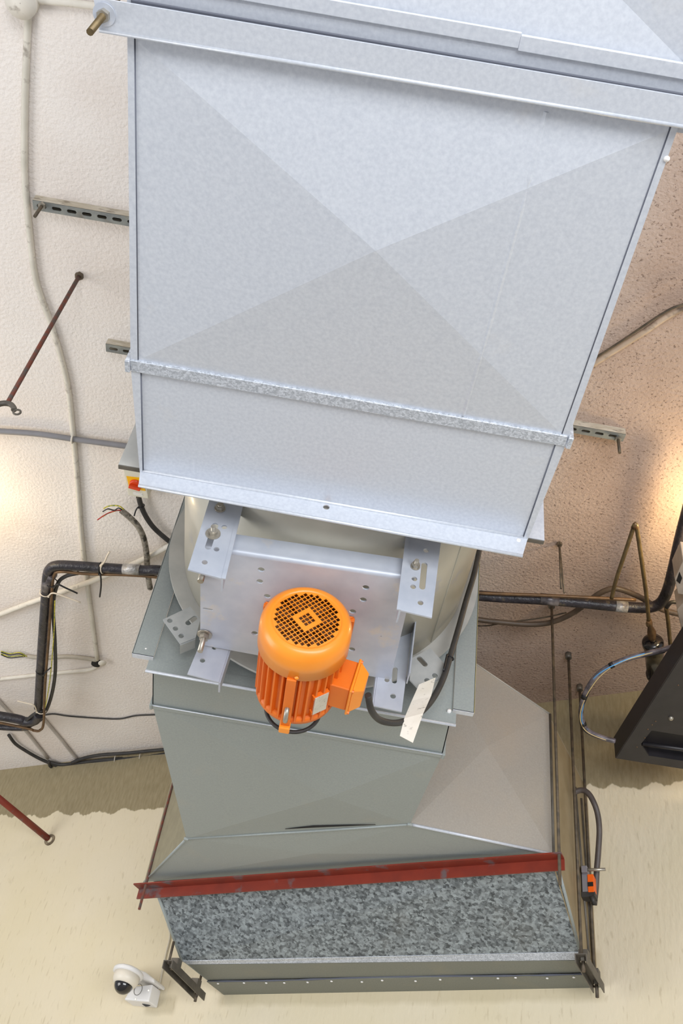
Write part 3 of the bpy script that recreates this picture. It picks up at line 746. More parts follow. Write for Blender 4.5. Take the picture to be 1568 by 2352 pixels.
WZ = 3.18
U0, U1 = hz(432, 2216, WZ), hz(1334, 2206, WZ)
W0p, W1p = wl(514, 2283), wl(1384, 2266)
plen = thing('plenum_box', 'speckled galvanised plenum box fixed to the wall below the red bar', 'box', lerp(U0, U1, .5))
V0, V1 = wl(352, 2028, OFF - .012), wl(1276, 1972, OFF - .012)
L0, L1 = up(hz(418, 2208, WZ + .006), WZ + .006), hz(1330, 2188, WZ + .018)
face(V0, V1, L1, L0, .004, (WN - UZ), 'speckled_panel', SPANGB, plen)
B().slab([L0 + WN * .004, L1 + WN * .004, U1 + WN * .004, U0 + WN * .004], (0, 0, .004)).obj('front_lip', SPANG, plen, bevel=.001)
um0, um1 = lerp(U0, W0p, .52), lerp(U1, W1p, .45)
B().slab([U0, U1, um1, um0], (0, 0, .004)).obj('underside_panel', GALVU, plen)
B().slab([um0 - UZ * .007, um1 - UZ * .007, W1p - UZ * .004, W0p - UZ * .004], (0, 0, .004)).obj('underside_panel', GALVU, plen)
B().tube([lerp(um0, um1, t_) - UZ * (.004 + .003 * sin(9 * t_)) for t_ in [k / 20 for k in range(21)]], .003, 6, rr=[.0015 + .0035 * abs(sin(k * 1.3)) for k in range(21)]).obj('open_seam', SEAMD, plen)
for k in range(15):
    t_ = (k + .5 + random.uniform(-.25, .25)) / 15
    q = lerp(lerp(um0, um1, t_), lerp(W0p, W1p, t_), .10 + .12 * random.random()) - UZ * .0075
    B().lathe(q, (0, 0, -1), [(.006, 0), (.005, .003), (.0005, .004)], 8).obj('rivet', CAMW, plen)
WT = wl(1304, 1818); 
Fm = wl(1276, 1972, OFF - .004)
Ftop = up(Fm, H1t.z) - WN * .004
WTt = WT
LATR, LATL = -.868, -2.652
def lat(p_, v_): return p_ + WDIR * (v_ - p_.dot(WDIR))
Fm, Ftop, WTt, W1p, U1, L1 = (lat(q, LATR) for q in (Fm, Ftop, WTt, W1p, U1, L1))
flk = [Fm, Ftop, WTt, W1p, U1, L1]
B().slab(flk, -WDIR * .004).obj('end_panel', mat('brown_sheet', '#8A7A5C', '#97876A', 10, .55, .1), plen)
Fl = up(wl(352, 2028, OFF - .004), V0.z); WTl = WTt - WDIR * ((Fm - Fl).dot(WDIR))
B().slab([Fl, up(Fl, H1t.z), WTl, W0p, U0, L0], WDIR * .004).obj('end_panel', GALVD, plen)
B().slab([up(Fl, H1t.z), Ftop, WTt, WTl], (0, 0, .004)).obj('top_panel', GALVH, plen)
for t_ in (.45, .72):
    a, b_ = lerp(wl(1304, 1818), W1p, .12), W1p
    o_ = lerp(Fm, WT, 0)
    q0 = lerp(Ftop, WTt, .35 + t_ * .6); q1 = lerp(U1, W1p, t_)
    B().tube([q0 + WDIR * .003 - UZ * .12, q1 + WDIR * .003], .006, 8).obj('stiffener', CHAN, plen)
B().tube([L1, V1], .006, 8).obj('edge_seam', GALVD, plen); B().tube([L0, V0], .006, 8).obj('edge_seam', GALVD, plen)

# red angle iron and its two rods
ra0, ra1 = wl(316, 2053, OFF + .012), wl(1296, 1985, OFF + .012)
zt = (ra0.z + ra1.z) / 2
RD = (Vector((ra1.x, ra1.y, 0)) - Vector((ra0.x, ra0.y, 0)))
hb = .042
bl = B()
A_, Z_ = Vector((ra0.x, ra0.y, ra0.z)), Vector((ra1.x, ra1.y, ra1.z))
bl.slab([A_ - UZ * .022, Z_ - UZ * .022, Z_ + UZ * .020, A_ + UZ * .020], WN * -.006)
bl.slab([A_ + UZ * .020, Z_ + UZ * .020, Z_ + UZ * .020 + WN * .048, A_ + UZ * .020 + WN * .048], UZ * .006)
tag(bl.obj('angle_bar', RED), 'long red painted angle iron bar across the duct above the speckled panel', 'bar')
def rod(p, q, r, material, label, name='threaded_rod', nuts=(), group=None):
    t = thing(name, label, 'rod', p, group)
    B().cyl(p, q, r, 10).obj('rod', material, t)
    for f_ in nuts:
        c_ = lerp(p, q, f_)
        B().hexnut(c_, (q - p), r * 2.0, r * 2.2).obj('nut', material, t)
    return t
def vrod(px_, py_, off, low, r, material, label, nuts=(), top=None):
    b_ = wl(px_, py_, off); hi = Vector((b_.x, b_.y, CEIL if top is None else top)); lo = vl(*low, b_)
    t = rod(hi, lo, r, material, label, nuts=())
    if top is None: B().cyl(hi, hi - UZ * .03, .015, 14).obj('ceiling_socket', CHAN, t)
    return t
zr1 = wl(1284, 1975, OFF + .050)
vrod(1284, 1975, OFF + .050, (1282, 2032), .006, ROD, 'thin hanging rod at the right end of the red bar', (.0,))
vrod(330, 2050, OFF + .050, (325, 2090), .006, ROD2, 'thin hanging rod at the left end of the red bar')

# lower channels under the plenum with their rods
def cchan(p, q, label, w=.046, h=.030, t=.004, bolts=()):
    th_ = thing('channel_bracket', label, 'bracket', p)
    d = (q - p).normalized(); s_ = d.cross(UZ).normalized()
    bl = B(); W2 = s_ * w / 2
    bl.slab([p - W2, p + W2, q + W2, q - W2], UZ * t)
    for f_ in (.2, .8): B().box(lerp(p, q, f_) + UZ * .02, d * .02, s_ * .018, UZ * .016).obj('spacer', CHAN, th_)
    for sg in (-1, 1):
        bl.slab([p + W2 * sg, q + W2 * sg, q + W2 * sg - UZ * h, p + W2 * sg - UZ * h], s_ * (-sg * t))
    bl.obj('channel', CHAN, th_)
    for f_, len_ in bolts:
        c_ = lerp(p, q, f_)
        B().hexnut(c_ - UZ * .012, UZ, .013, .012).obj('nut', STEEL, th_)
        B().cyl(c_ - UZ * len_, c_ + UZ * .01, .007, 10).obj('bolt', ROD, th_)
    return th_
zc_ = WZ - .036
cchan(hz(386, 2207, zc_), hz(462, 2283, zc_), 'dark steel channel bracket at the left end under the speckled box', bolts=((.12, .02), (.88, .05)))
cchan(hz(1333, 2192, zc_), hz(1374, 2263, zc_), 'dark steel channel bracket at the right end under the speckled box', bolts=((.13, .05), (.88, .06)))
def hrod(px_, py_, z, low, r, material, label, top=None):
    b_ = hz(px_, py_, z); hi = Vector((b_.x, b_.y, CEIL if top is None else top)); lo = vl(*low, b_)
    t = rod(hi, lo, r, material, label, nuts=())
    if top is None: B().cyl(hi, hi - UZ * .03, .015, 14).obj('ceiling_socket', CHAN, t)
    return t
hrod(1335, 2200, zc_, (1334, 2196), .0065, ROD, 'long dark rod from the ceiling to the front of the right channel bracket')
hrod(1366, 2262, zc_, (1366, 2268), .0065, ROD, 'long dark rod near the wall to the back of the right channel bracket')
bq = hz(388, 2209, zc_)
hrod(388, 2209, zc_, (386, 2214), .006, ROD, 'short visible rod at the front of the left channel bracket', top=vl(400, 2163, bq).z)
bq = hz(455, 2272, zc_)
hrod(455, 2272, zc_, (452, 2290), .006, ROD, 'stub of rod at the wall end of the left channel bracket', top=vl(461, 2240, bq).z)

# ---------------------------------------------------------------- hose and damper actuator on the right flank
hz0 = [(1306, 1832), (1318, 1820), (1337, 1815), (1352, 1824), (1364, 1845), (1372, 1870), (1376, 1905), (1374, 1950), (1370, 2000), (1368, 2040), (1364, 2078)]
offs = [.30, .30, .30, .30, .29, .27, .25, .22, .19, .17, .16]
run('hose', [wl(a, b_, o) for (a, b_), o in zip(hz0, offs)], .0125, mat('dark_hose', '#4A423F', '#574E4A', 20, .5), 'dark flexible hose arching down the right side of the plenum box', 'hose', 8, 14)
act = thing('damper_actuator', 'small orange and grey actuator with metal shaft on the right side of the plenum', 'actuator', wl(1350, 2020, .22))
def wbox(p0, p1, off, depth, name, material, parent, bev=.002):
    """box facing the room: photo corners p0 (upper left), p1 (lower right) on a plane parallel to the wall, set back by depth"""
    a, b_ = wl(*p0, off), wl(*p1, off); 
    du = WDIR * (b_ - a).dot(WDIR); dz = UZ * (b_ - a).z
    return B().slab([a, a + du, a + du + dz, a + dz], -WN * depth).obj(name, material, parent, bevel=bev)
ao = .235
wbox((1334, 1988), (1350, 2048), ao, .05, 'back_plate', ACTG, act)
wbox((1348, 2008), (1364, 2048), ao + .004, .05, 'body', ACTO, act)
wbox((1349, 2026), (1362, 2035), ao + .006, .01, 'window', DARK, act, 0)
wbox((1334, 2048), (1366, 2058), ao, .05, 'base', BLACKR, act)
q = wl(1342, 1998, ao + .012)
B().cyl(q, wl(1390, 1997, ao + .012), .0065, 12).obj('shaft', STEEL, act)
B().box(q, WDIR * .012, UZ * .014, WN * .010).obj('shaft_clamp', ACTG, act, bevel=.002)
B().cyl(wl(1358, 2058, ao), wl(1365, 2078, ao - .02), .010, 14).obj('cable_gland', BLACKR, act)

# ---------------------------------------------------------------- dome camera
dc = thing('dome_camera', 'white dome security camera on its wall bracket at lower left', 'camera', wl(325, 2270))
o1 = .03
fr_px = [(344, 2262), (352, 2255), (352, 2296), (352, 2298)]
def wpoly(pts, off, depth, name, material, parent, bev=.004):
    return B().slab([wl(a, b_, off) for a, b_ in pts], -WN * depth).obj(name, material, parent, bevel=bev)
wpoly([(302, 2266), (350, 2260), (341, 2301), (284, 2296)], .085, .085, 'junction_box', CAMW, dc, .007)
wpoly([(268, 2224), (300, 2219), (332, 2231), (354, 2248), (353, 2257), (322, 2247), (282, 2242)], .12, .11, 'wall_arm', CAMW, dc, .012)
hc = wl(286, 2257, .19)
axd = (UZ * -1.0 + WN * .12 + WDIR * -.06).normalized()
s_ = .001 * (hc - ORG).dot(FWD) / F * 1000
B().lathe(hc - axd * 27 * s_, axd, [(.001, -2 * s_), (33 * s_, -1 * s_), (36 * s_, 2 * s_), (36 * s_, 8 * s_), (31 * s_, 10 * s_), (.001, 10 * s_)], 40, ref=WDIR).obj('cap', CAMW, dc)
B().lathe(hc - axd * 18 * s_, axd, [(.001, 0), (31 * s_, 0), (30 * s_, 14 * s_), (26 * s_, 22 * s_), (22 * s_, 24 * s_), (.001, 24 * s_)], 40, ref=WDIR).obj('collar', CAMC, dc)
B().lathe(hc + axd * 4 * s_, axd, [(22 * s_ * cos(R(t)), 22 * s_ * sin(R(t))) for t in range(0, 91, 6)], 40, ref=WDIR).obj('dome', DOME, dc)
ol_c = wl(317, 2273, .0865)
bl = B().tube([ol_c + (WDIR * cos(2 * pi * k / 24) * .022 + UZ * sin(2 * pi * k / 24) * .026) for k in range(25)], .0012, 6, cap=False); bl.obj('cover_ring', CHAN, dc)
for a, b_ in ((341, 2275), (311, 2295)):
    B().cyl(wl(a, b_, .085), wl(a, b_, .088), .004, 12).obj('screw', STEEL, dc)
run('camera_cable', [wl(a, b_, o) for a, b_, o in ((330, 2308, .03), (345, 2304, .03), (357, 2290, .012), (366, 2262, .008), (374, 2225, .008), (381, 2190, .008), (390, 2150, .008), (384, 2125, .008))], .0042, CABLEW, 'thin white cable running up the wall from the dome camera', 'cable')
run('camera_flex', [wl(a, b_, o) for a, b_, o in ((328, 2304, .045), (336, 2309, .04), (346, 2306, .035), (353, 2298, .03))], .006, BLACKR, 'short black cable gland under the dome camera', 'cable')

# red pipe into the wall at the left
rp = thing('red_pipe', 'rusty red pipe entering a hole in the wall at the far left', 'pipe', wl(114, 1929))
pe = wl(114, 1929, -.02)
B().cyl(pe, wl(114, 1929, 0) + (wl(114, 1929, 0) - wl(114, 1929, 0)) + (hz(-40, 1803, wl(114, 1929).z) - wl(114, 1929)) * 1.0, .0185, 20).obj('pipe', RED, rp)
holed('wall_sleeve', circ(0, 0, .034, 20), [circ(0, 0, .019, 20)], .006, (wl(114, 1929, .003), WDIR, UZ), mat('broken_plaster_edge', '#5A4C3C', '#8B7E68', 30, .9), rp)

# ---------------------------------------------------------------- ceiling struts
def strut(x0, y0, x1, y1, label, ends):
    zb = CEIL - .034
    a, b_ = hz(x0, y0, zb), hz(x1, y1, zb)
    yy = (a.y + b_.y) / 2; a.y = b_.y = yy
    t = thing('slotted_strut', label, 'strut', lerp(a, b_, .5))
    Lr = b_.x - a.x; hs = []
    k = .03
    while k < Lr - .02:
        hs.append(slot(k, 0, .010, 0, .0065)); k += .052
    holed('slotted_face', [(0, -.018), (Lr, -.018), (Lr, .018), (0, .018)], hs, .003, (a, UX, UY), STRUT, t)
    bl = B()
    for sg in (-1, 1): bl.slab([a + UY * .018 * sg, b_ + UY * .018 * sg, b_ + UY * .018 * sg + UZ * .034, a + UY * .018 * sg + UZ * .034], UY * (-.002 * sg))
    bl.obj('channel_side', STRUTD, t)
    B().slab([a + UZ * .030 - UY * .015, b_ + UZ * .030 - UY * .015, b_ + UZ * .030 + UY * .015, a + UZ * .030 + UY * .015], UZ * .003).obj('channel_back', DARK, t)
    for sx_, sy_, lx, ly in ends:
        q = hz(sx_, sy_, zb)
        o = B().cyl(q + UZ * .03, vl(lx, ly, q), .006, 10).obj('stud', ROD, t)
        B().hexnut(q - UZ * .012, UZ, .013, .010).obj('nut', STEEL, o)
    return t
strut(76, 473, 520, 545, 'slotted ceiling strut at upper left, with a stud at its end', [(98, 470, 80, 497)])
strut(243, 797, 1433, 1007, 'slotted ceiling strut passing behind the big duct, ends showing on both sides', [(1419, 1006, 1425, 1040)])

# loose rod with a pipe clip, upper left
rt = hz(183, 632, CEIL); rb_ = vl(16, 925, rt)
t = thing('hanger_rod', 'slanting hanger rod with an open pipe clip at its lower end, left side', 'rod', rt)
B().cyl(rt, rb_, .0075, 10).obj('rod', ROD2, t)
B().hexnut(rt - UZ * .012, UZ, .016, .012).obj('nut', ROD, t)
cc = rb_ - UZ * .032
B().tube([cc + Vector((.030 * cos(R(a)), 0, .030 * sin(R(a)))) for a in range(10, 171, 10)], .009, 8).obj('clip', CHAN, t)
for sg in (-1, 1):
    ea = cc + Vector((.030 * cos(R(10)) * sg, 0, .030 * sin(R(10))))
    B().tube([ea + Vector((sg * .012 + .011 * cos(2 * pi * k / 12), 0, -.006 + .011 * sin(2 * pi * k / 12))) for k in range(13)], .0035, 6, cap=False).obj('clip_eye', CHAN, t)
# hook rods on the right
t = thing('hook_rod', 'short thin hooked rod hanging from the ceiling above the black pipe', 'rod', hz(1284, 1245, CEIL))
q = hz(1284, 1245, CEIL)
B().cyl(q, vl(1280, 1352, q), .0045, 8).obj('rod', ROD, t); B().hexnut(q - UZ * .02, UZ, .012, .014).obj('nut', ROD, t)
q2 = q + UX * .012
B().cyl(q - UZ * .01, vl(1288, 1362, q2), .004, 8).obj('tail', ROD, t)
# ---------------------------------------------------------------- conduits on the ceiling
run('conduit', on_ceil([(66, 20), (62, 100), (57, 250), (57, 400), (66, 510), (82, 640), (116, 740), (140, 820), (157, 895), (168, 1000), (178, 1110), (187, 1230), (199, 1330), (212, 1430), (223, 1515)], .011), .0115, WHITEQ, 'long bowed pale conduit running down the left side of the ceiling', 'conduit', 5)
t = thing('junction_box', 'round painted junction box at the top left corner of the ceiling', 'box', hz(60, 2, CEIL))
q = hz(58, -4, CEIL)
B().lathe(q, (0, 0, -1), [(.045, 0), (.045, .035), (.040, .04), (.001, .04)], 28).obj('base', WHITEQ, t)
B().lathe(q, (0, 0, -1), [(.047, .030), (.047, .042), (.001, .043)], 28).obj('cover', WHITEP, t)
run('conduit', on_ceil([(85, 0), (150, 6), (235, 16)], .010), .011, WHITEP, 'short pale conduit going right from the round box at the top left', 'conduit')
run('conduit', on_ceil([(-30, 989), (80, 996), (180, 1010), (330, 1030)], .014, .01), .0125, PVCG, 'straight grey conduit crossing the pale conduit at left, ending behind the duct', 'conduit')
q = hz(167, 1008, CEIL - .024)
tag(B().tube([q + Vector((.0, .018 * cos(2 * pi * k / 14), .018 * sin(2 * pi * k / 14))) for k in range(15)], .004, 6, cap=False).obj('conduit_clip', WHITEP), 'small pale clip where the grey conduit crosses the bowed conduit', 'clip')
run('conduit', on_ceil([(-30, 1423), (60, 1388), (180, 1346), (300, 1298), (400, 1248)], .012, .024), .0135, WHITEP, 'cream conduit slanting up behind the black pipes at left', 'conduit')
run('conduit', on_ceil([(-20, 1562), (60, 1553), (150, 1544), (205, 1538), (226, 1528)], .010), .011, WHITEP, 'white conduit from the left edge to the small ceiling outlet', 'conduit')
run('cable', on_ceil([(60, 1507), (100, 1511), (150, 1508), (190, 1511), (222, 1516)], .011), .0115, mat('grey_sheath', '#A79F91', '#B5AD9F', 10, .6), 'grey sheathed cable above the white conduit with stripped wires at left', 'cable')
wt = thing('stripped_wires', 'bunch of loose stripped wires at the end of the grey cable, left edge', 'wires', hz(40, 1503, CEIL - .02))
for k, (mm, dy) in enumerate(((TIEB, 0), (YELW, 4), (TIEB, 7), (YELW, -3))):
    B().tube(spline(on_ceil([(62, 1508), (45, 1502 + dy), (22, 1504 + dy), (2, 1498 + dy * .8)], .012 + .002 * k)), .0028, 6).obj('wire', mm, wt)
t = thing('ceiling_outlet', 'round ceiling outlet with a tilted pale cover where the left conduits meet', 'outlet', hz(225, 1520, CEIL))
q = hz(222, 1519, CEIL)
B().lathe(q, (0, 0, -1), [(.026, 0), (.024, .022), (.001, .022)], 20).obj('box', DARK, t)
q2 = hz(235, 1523, CEIL - .03)
B().lathe(q2, Vector((.35, 0, -1)), [(.001, -.004), (.021, -.004), (.022, 0), (.020, .004), (.001, .005)], 24).obj('cover', WHITEP, t)
run('conduit', on_ceil([(-20, 1590), (50, 1668), (110, 1742)], .009), .0095, mat('grey_painted_conduit', '#A8A19A', '#BCB5AE', 9, .6), 'slanting grey conduit at lower left, the left one of two', 'conduit')
run('conduit', on_ceil([(100, 1650), (140, 1698), (178, 1746)], .009), .0095, MATS['grey_painted_conduit'], 'slanting grey conduit at lower left, the right one of two', 'conduit')
run('cable', on_ceil([(105, 1642), (125, 1640), (160, 1645), (230, 1650), (275, 1651), (310, 1644), (345, 1642), (400, 1640)], .006), .0045, BLACKR, 'thin black cable on the ceiling between the black pipe and the duct', 'cable')
run('conduit', on_ceil([(1120, 985), (1340, 850), (1400, 812), (1480, 762), (1530, 728), (1620, 680), (1850, 560)], .010), .011, mat('brown_conduit', '#B7A089', '#C8B29C', 12, .7, stain=(14, '#4A3A30', .52, .66, .8)), 'dusty conduit slanting up to the right edge beside the duct', 'conduit')
run('cable', on_ceil([(1130, 965), (1350, 832), (1420, 788), (1530, 715), (1600, 685), (1840, 555)], .014, .014), .0045, ROD, 'thin dark cable lying along the dusty conduit at right', 'cable')

# isolator switch, its cable and the cut flexible conduit
zi = CEIL - .055
iso = thing('isolator_switch', 'pale isolator switch box with a red rotary knob on a yellow plate', 'switch', hz(312, 1110, CEIL))
def cpoly(pts, z, depth, name, material, parent, bev=.003):
    return B().slab([hz(a, b_, z) for a, b_ in pts], UZ * depth).obj(name, material, parent, bevel=bev)
cpoly([(282, 1072), (330, 1080), (341, 1146), (294, 1138)], zi, .055, 'enclosure', BOXW, iso)
cpoly([(290, 1094), (325, 1098), (334, 1128), (297, 1122)], zi - .002, .003, 'plate', YEL, iso, 0)
kc = hz(312, 1112, zi - .002)
B().lathe(kc, (0, 0, -1), [(.028, 0), (.026, .010), (.022, .012), (.001, .012)], 32).obj('knob', SWRED, iso)
B().box(kc - UZ * .020, (.025, .004, 0), (-.0015, .0075, 0), (0, 0, .009)).obj('knob_grip', SWRED, iso, bevel=.003)
cpoly([(305, 1128), (327, 1133), (328, 1140), (306, 1136)], zi - .001, .002, 'label', LABEL, iso, 0)
B().cyl(hz(316, 1143, zi), hz(316, 1143, zi - .003), .003, 10).obj('screw', ROD, iso)
cz = CEIL - .03
run('isolator_cable', [hz(a, b_, cz) for a, b_ in ((318, 1140), (324, 1162), (336, 1188), (356, 1215), (392, 1246), (420, 1265))], .0115, BLACKR, 'thick black cable from the isolator switch to the fan casing', 'cable', 8, 12)
c_ = hz(325, 1162, cz); 
ring_tie('cable_tie', c_, hz(336, 1188, cz) - hz(324, 1162, cz), .013, [c_ + Vector((-.012, 0, -.010)), hz(312, 1172, cz - .02), hz(308, 1185, cz - .03)], 'black cable tie on the isolator cable just under the switch', TIEB)
fx = [(278, 1172), (296, 1187), (314, 1205), (327, 1228), (334, 1255), (337, 1280), (338, 1300), (341, 1330), (345, 1352)]
cp = spline([hz(a, b_, CEIL - .062) for a, b_ in fx], 18)
rr = [.0125 + (.0016 if k % 2 else -.0006) for k in range(len(cp))]
t = thing('flexible_conduit', 'dirty corrugated conduit cut off above the black pipe with wires sticking out', 'conduit', cp[0])
B().tube(cp, .0125, 12, rr=rr).obj('sleeve', FLEX, t)
w_a = CEIL - .062
for mm, pts in ((YELW, [(284, 1170), (275, 1163), (262, 1161), (248, 1163), (238, 1168)]), (TIEB, [(282, 1172), (272, 1167), (262, 1172), (248, 1169), (236, 1175)]), (REDW, [(282, 1173), (270, 1172), (255, 1176), (240, 1183), (224, 1194)]), (CREAMW, [(283, 1175), (272, 1172), (258, 1176), (246, 1180), (236, 1187)])):
    B().tube(spline([hz(a, b_, w_a) for a, b_ in pts]), .0030, 6).obj('wire', mm, t)

# ---------------------------------------------------------------- black insulated pipes, left
zp = CEIL - .14
pl = thing('insulated_pipes', 'black insulated pipe bundle stepping down the left side of the ceiling', 'pipe', hz(110, 1310, zp))
def path(pts, z): return [hz(a, b_, z) for a, b_ in pts]
main = spline(path([(740, 1352), (400, 1313), (330, 1310), (250, 1305), (160, 1299), (130, 1299), (116, 1305), (109, 1320), (107, 1345), (103, 1400), (97, 1480), (92, 1560), (88, 1625)], zp), 6)
B().tube(main, .0235, 16).obj('insulation', INSUL, pl)
B().tube(spline(path([(90, 1640), (80, 1655), (55, 1657), (20, 1648), (-220, 1610)], zp + .0), 6), .027, 14).obj('insulation', INSUL, pl)
B().tube(spline(path([(740, 1370), (400, 1330), (300, 1321), (200, 1318), (140, 1313), (124, 1322), (119, 1360), (112, 1460), (103, 1580), (100, 1660), (92, 1677), (78, 1678), (40, 1668), (-220, 1618)], zp - .015), 6), .0075, 10).obj('copper_line', COPPER, pl)
B().tube(spline(path([(180, 1316), (150, 1324), (132, 1342), (122, 1390), (126, 1470), (127, 1540), (120, 1590), (108, 1628), (98, 1640)], zp + .01), 6), .0095, 10).obj('black_cable', BLACKR, pl)
B().tube(spline(path([(126, 1380), (124, 1450), (118, 1530), (112, 1580), (104, 1625)], zp - .02), 6), .0028, 6).obj('yellow_wire', YELW, pl)
B().tube(path([(283, 1306), (322, 1309)], zp), .0255, 18).obj('tape_wrap', TAPE, pl)
B().tube(path([(120, 1318), (108, 1334), (106, 1352)], zp), .0250, 18).obj('tape_wrap', mat('dark_tape', '#4A4548', '#8A8588', 20, .3, .3), pl)
B().tube(spline(path([(98, 1632), (82, 1638), (68, 1648), (58, 1658)], zp - .005), 5), .009, 10).obj('black_cable', BLACKR, pl)
B().tube(spline(path([(92, 1650), (70, 1663), (30, 1672), (-220, 1650)], zp + .01), 5), .018, 10).obj('insulation', INSUL, pl)
grp = None
def tie2(px_, py_, d0, d1, tail, label, material, r=.027):
    c_ = hz(px_, py_, zp); ax = hz(*d1, zp) - hz(*d0, zp)
    ring_tie('cable_tie', c_, ax, r, [hz(a, b_, zp - .03) for a, b_ in tail], label, material, w=.005)
tie2(231, 1305, (250, 1305), (160, 1299), [(231, 1322), (232, 1345), (229, 1371)], 'black cable tie with its tail straight down from the upper black pipe', TIEB)
tie2(118, 1338, (109, 1320), (107, 1345), [(132, 1342), (150, 1350), (178, 1363)], 'black cable tie at the elbow of the black pipe, tail to the right', TIEB)
tie2(105, 1360, (107, 1345), (103, 1400), [(122, 1362), (150, 1371), (185, 1384)], 'clear nylon cable tie below the elbow of the black pipe', TIEW)
tie2(95, 1541, (97, 1480), (92, 1560), [(108, 1541), (116, 1534)], 'short black cable tie halfway down the vertical black pipe', TIEB)
tie2(95, 1630, (92, 1560), (88, 1625), [(78, 1620), (60, 1615), (40, 1610)], 'clear nylon cable tie at the bottom bend of the black pipe', TIEW)
tie2(236, 1304, (250, 1305), (160, 1299), [(240, 1290), (247, 1275), (252, 1267)], 'clear nylon cable tie with its tail up from the upper black pipe', TIEW)

# black cable bundle along the wall edge
bz = CEIL - .02
cb = thing('cable_bundle', 'black cable bundle along the corner of ceiling and wall at lower left', 'cable', hz(200, 1750, bz))
for k, (pts, r_) in enumerate((([(20, 1688), (35, 1708), (60, 1725), (90, 1742), (120, 1755), (150, 1766), (185, 1766), (240, 1756), (300, 1750), (420, 1742)], .010),
                     ([(165, 1752), (190, 1742), (230, 1734), (290, 1730), (350, 1724), (420, 1718)], .0105),
                     ([(112, 1750), (140, 1756), (180, 1752), (240, 1745), (310, 1740), (420, 1730)], .0105),
                     ([(150, 1770), (170, 1760), (240, 1748), (330, 1738), (420, 1726)], .009))):
    B().tube(spline([hz(a, b_, bz - .006 * (k % 2)) for a, b_ in pts], 6), r_, 10).obj('cable', BLACKR, cb)
B().tube(spline([hz(a, b_, bz - .01) for a, b_ in ((112, 1748), (114, 1758), (118, 1762))], 4), .009, 8).obj('cable_end', BLACKR, cb)
B().tube(spline([hz(a, b_, bz - .01) for a, b_ in ((145, 1764), (152, 1774), (158, 1770))], 4), .008, 8).obj('cable_end', BLACKR, cb)
for a, b_ in ((265, 1742), (322, 1737)):
    c_ = hz(a, b_, bz)
    B().tube([c_ + Vector((0, .030 * cos(2 * pi * k / 14), .022 * sin(2 * pi * k / 14))) for k in range(15)], .0028, 6, cap=False).obj('tie_wire', WHITEP, cb)

# ---------------------------------------------------------------- pipes on the right
zq = CEIL - .14
pr_t = thing('insulated_pipes', 'black insulated pipe running right from the fan and turning up at the right edge', 'pipe', hz(1300, 1380, zq))
B().tube(spline(path([(770, 1353), (1060, 1366), (1150, 1372), (1260, 1378), (1340, 1385), (1420, 1393), (1480, 1396), (1512, 1388), (1530, 1362), (1545, 1310), (1562, 1235), (1590, 1130)], zq), 6), .0235, 16).obj('insulation', INSUL, pr_t)
B().tube(spline(path([(800, 1347), (1060, 1360), (1150, 1364), (1260, 1368), (1380, 1374), (1460, 1378)], zq - .02), 6), .0075, 10).obj('copper_line', COPPER, pr_t)
B().tube(path([(1413, 1392), (1440, 1395)], zq), .0250, 18).obj('tape_wrap', TAPE, pr_t)
B().tube(path([(1240, 1374), (1282, 1380)], zq), .0245, 18).obj('tape_wrap', MATS['dark_tape'], pr_t)
run('cable', [hz(a, b_, CEIL - .09) for a, b_ in ((860, 1380), (1080, 1420), (1150, 1429), (1220, 1434), (1270, 1428), (1320, 1405), (1370, 1367), (1400, 1353), (1425, 1354), (1470, 1372), (1520, 1400), (1600, 1420))], .0125, mat('brown_cable', '#4A3E33', '#5E4E3F', 16, .5), 'brown flexible cable sagging under the black pipe at right', 'cable', 8, 12)
run('cable', [hz(a, b_, CEIL - .07) for a, b_ in ((870, 1400), (1080, 1436), (1160, 1430), (1250, 1418), (1300, 1407))], .0035, ROD, 'thin dark wire just beside the brown sagging cable', 'cable')
zc2 = CEIL - .22
cpz = thing('copper_loop', 'tall tarnished copper pipe bent like an upside-down V at right', 'pipe', hz(1458, 1205, zc2))
B().tube(spline(path([(1404, 1374), (1415, 1330), (1435, 1270), (1454, 1213), (1458, 1205), (1462, 1213), (1472, 1280), (1483, 1360), (1490, 1430)], zc2), 5), .0085, 12).obj('pipe', BRASSY, cpz)
B().tube(path([(1455, 1212), (1458, 1204), (1461, 1212)], zc2), .0115, 12).obj('elbow', COPPER, cpz)
fd = thing('filter_drier', 'black filter drier canister with fittings below the copper loop', 'canister', hz(1505, 1510, zc2))
def pz_(a, b_): return hz(a, b_, zc2)
B().tube(path([(1490, 1424), (1491, 1436), (1492, 1438), (1496, 1452), (1497, 1464), (1499, 1470)], zc2), .01, 14, rr=[.011, .0135, .010, .019, .017, .012]).obj('valve', COPPER, fd)
B().hexnut(pz_(1490, 1430), pz_(1492, 1440) - pz_(1490, 1430), .014, .012).obj('union_nut', BRASSY, fd)
ax0, ax1 = pz_(1498, 1470), pz_(1508, 1556)
la = (ax1 - ax0).length
B().lathe(ax0, ax1 - ax0, [(.001, 0), (.028, .002), (.044, .010), (.046, .018), (.046, .036), (.041, .040), (.041, la - .040), (.046, la - .036), (.046, la - .016), (.040, la - .006), (.012, la), (.001, la)], 32).obj('body', mat('glossy_black', '#131216', None, rough=.2, coat=.5), fd)
B().tube([ax1, pz_(1516, 1572), pz_(1524, 1590)], .010, 12).obj('outlet_pipe', BRASSY, fd)
run('pipe', path([(1529, 1395), (1534, 1430), (1540, 1490)], zc2), .0085, BRASSY, 'short brass pipe between the black pipe elbow and the black unit', 'pipe')
run('pipe', path([(1530, 1396), (1540, 1384), (1556, 1384), (1600, 1392)], zc2), .0085, BLACKR, 'short black bent pipe joining the white box at the right edge', 'pipe')

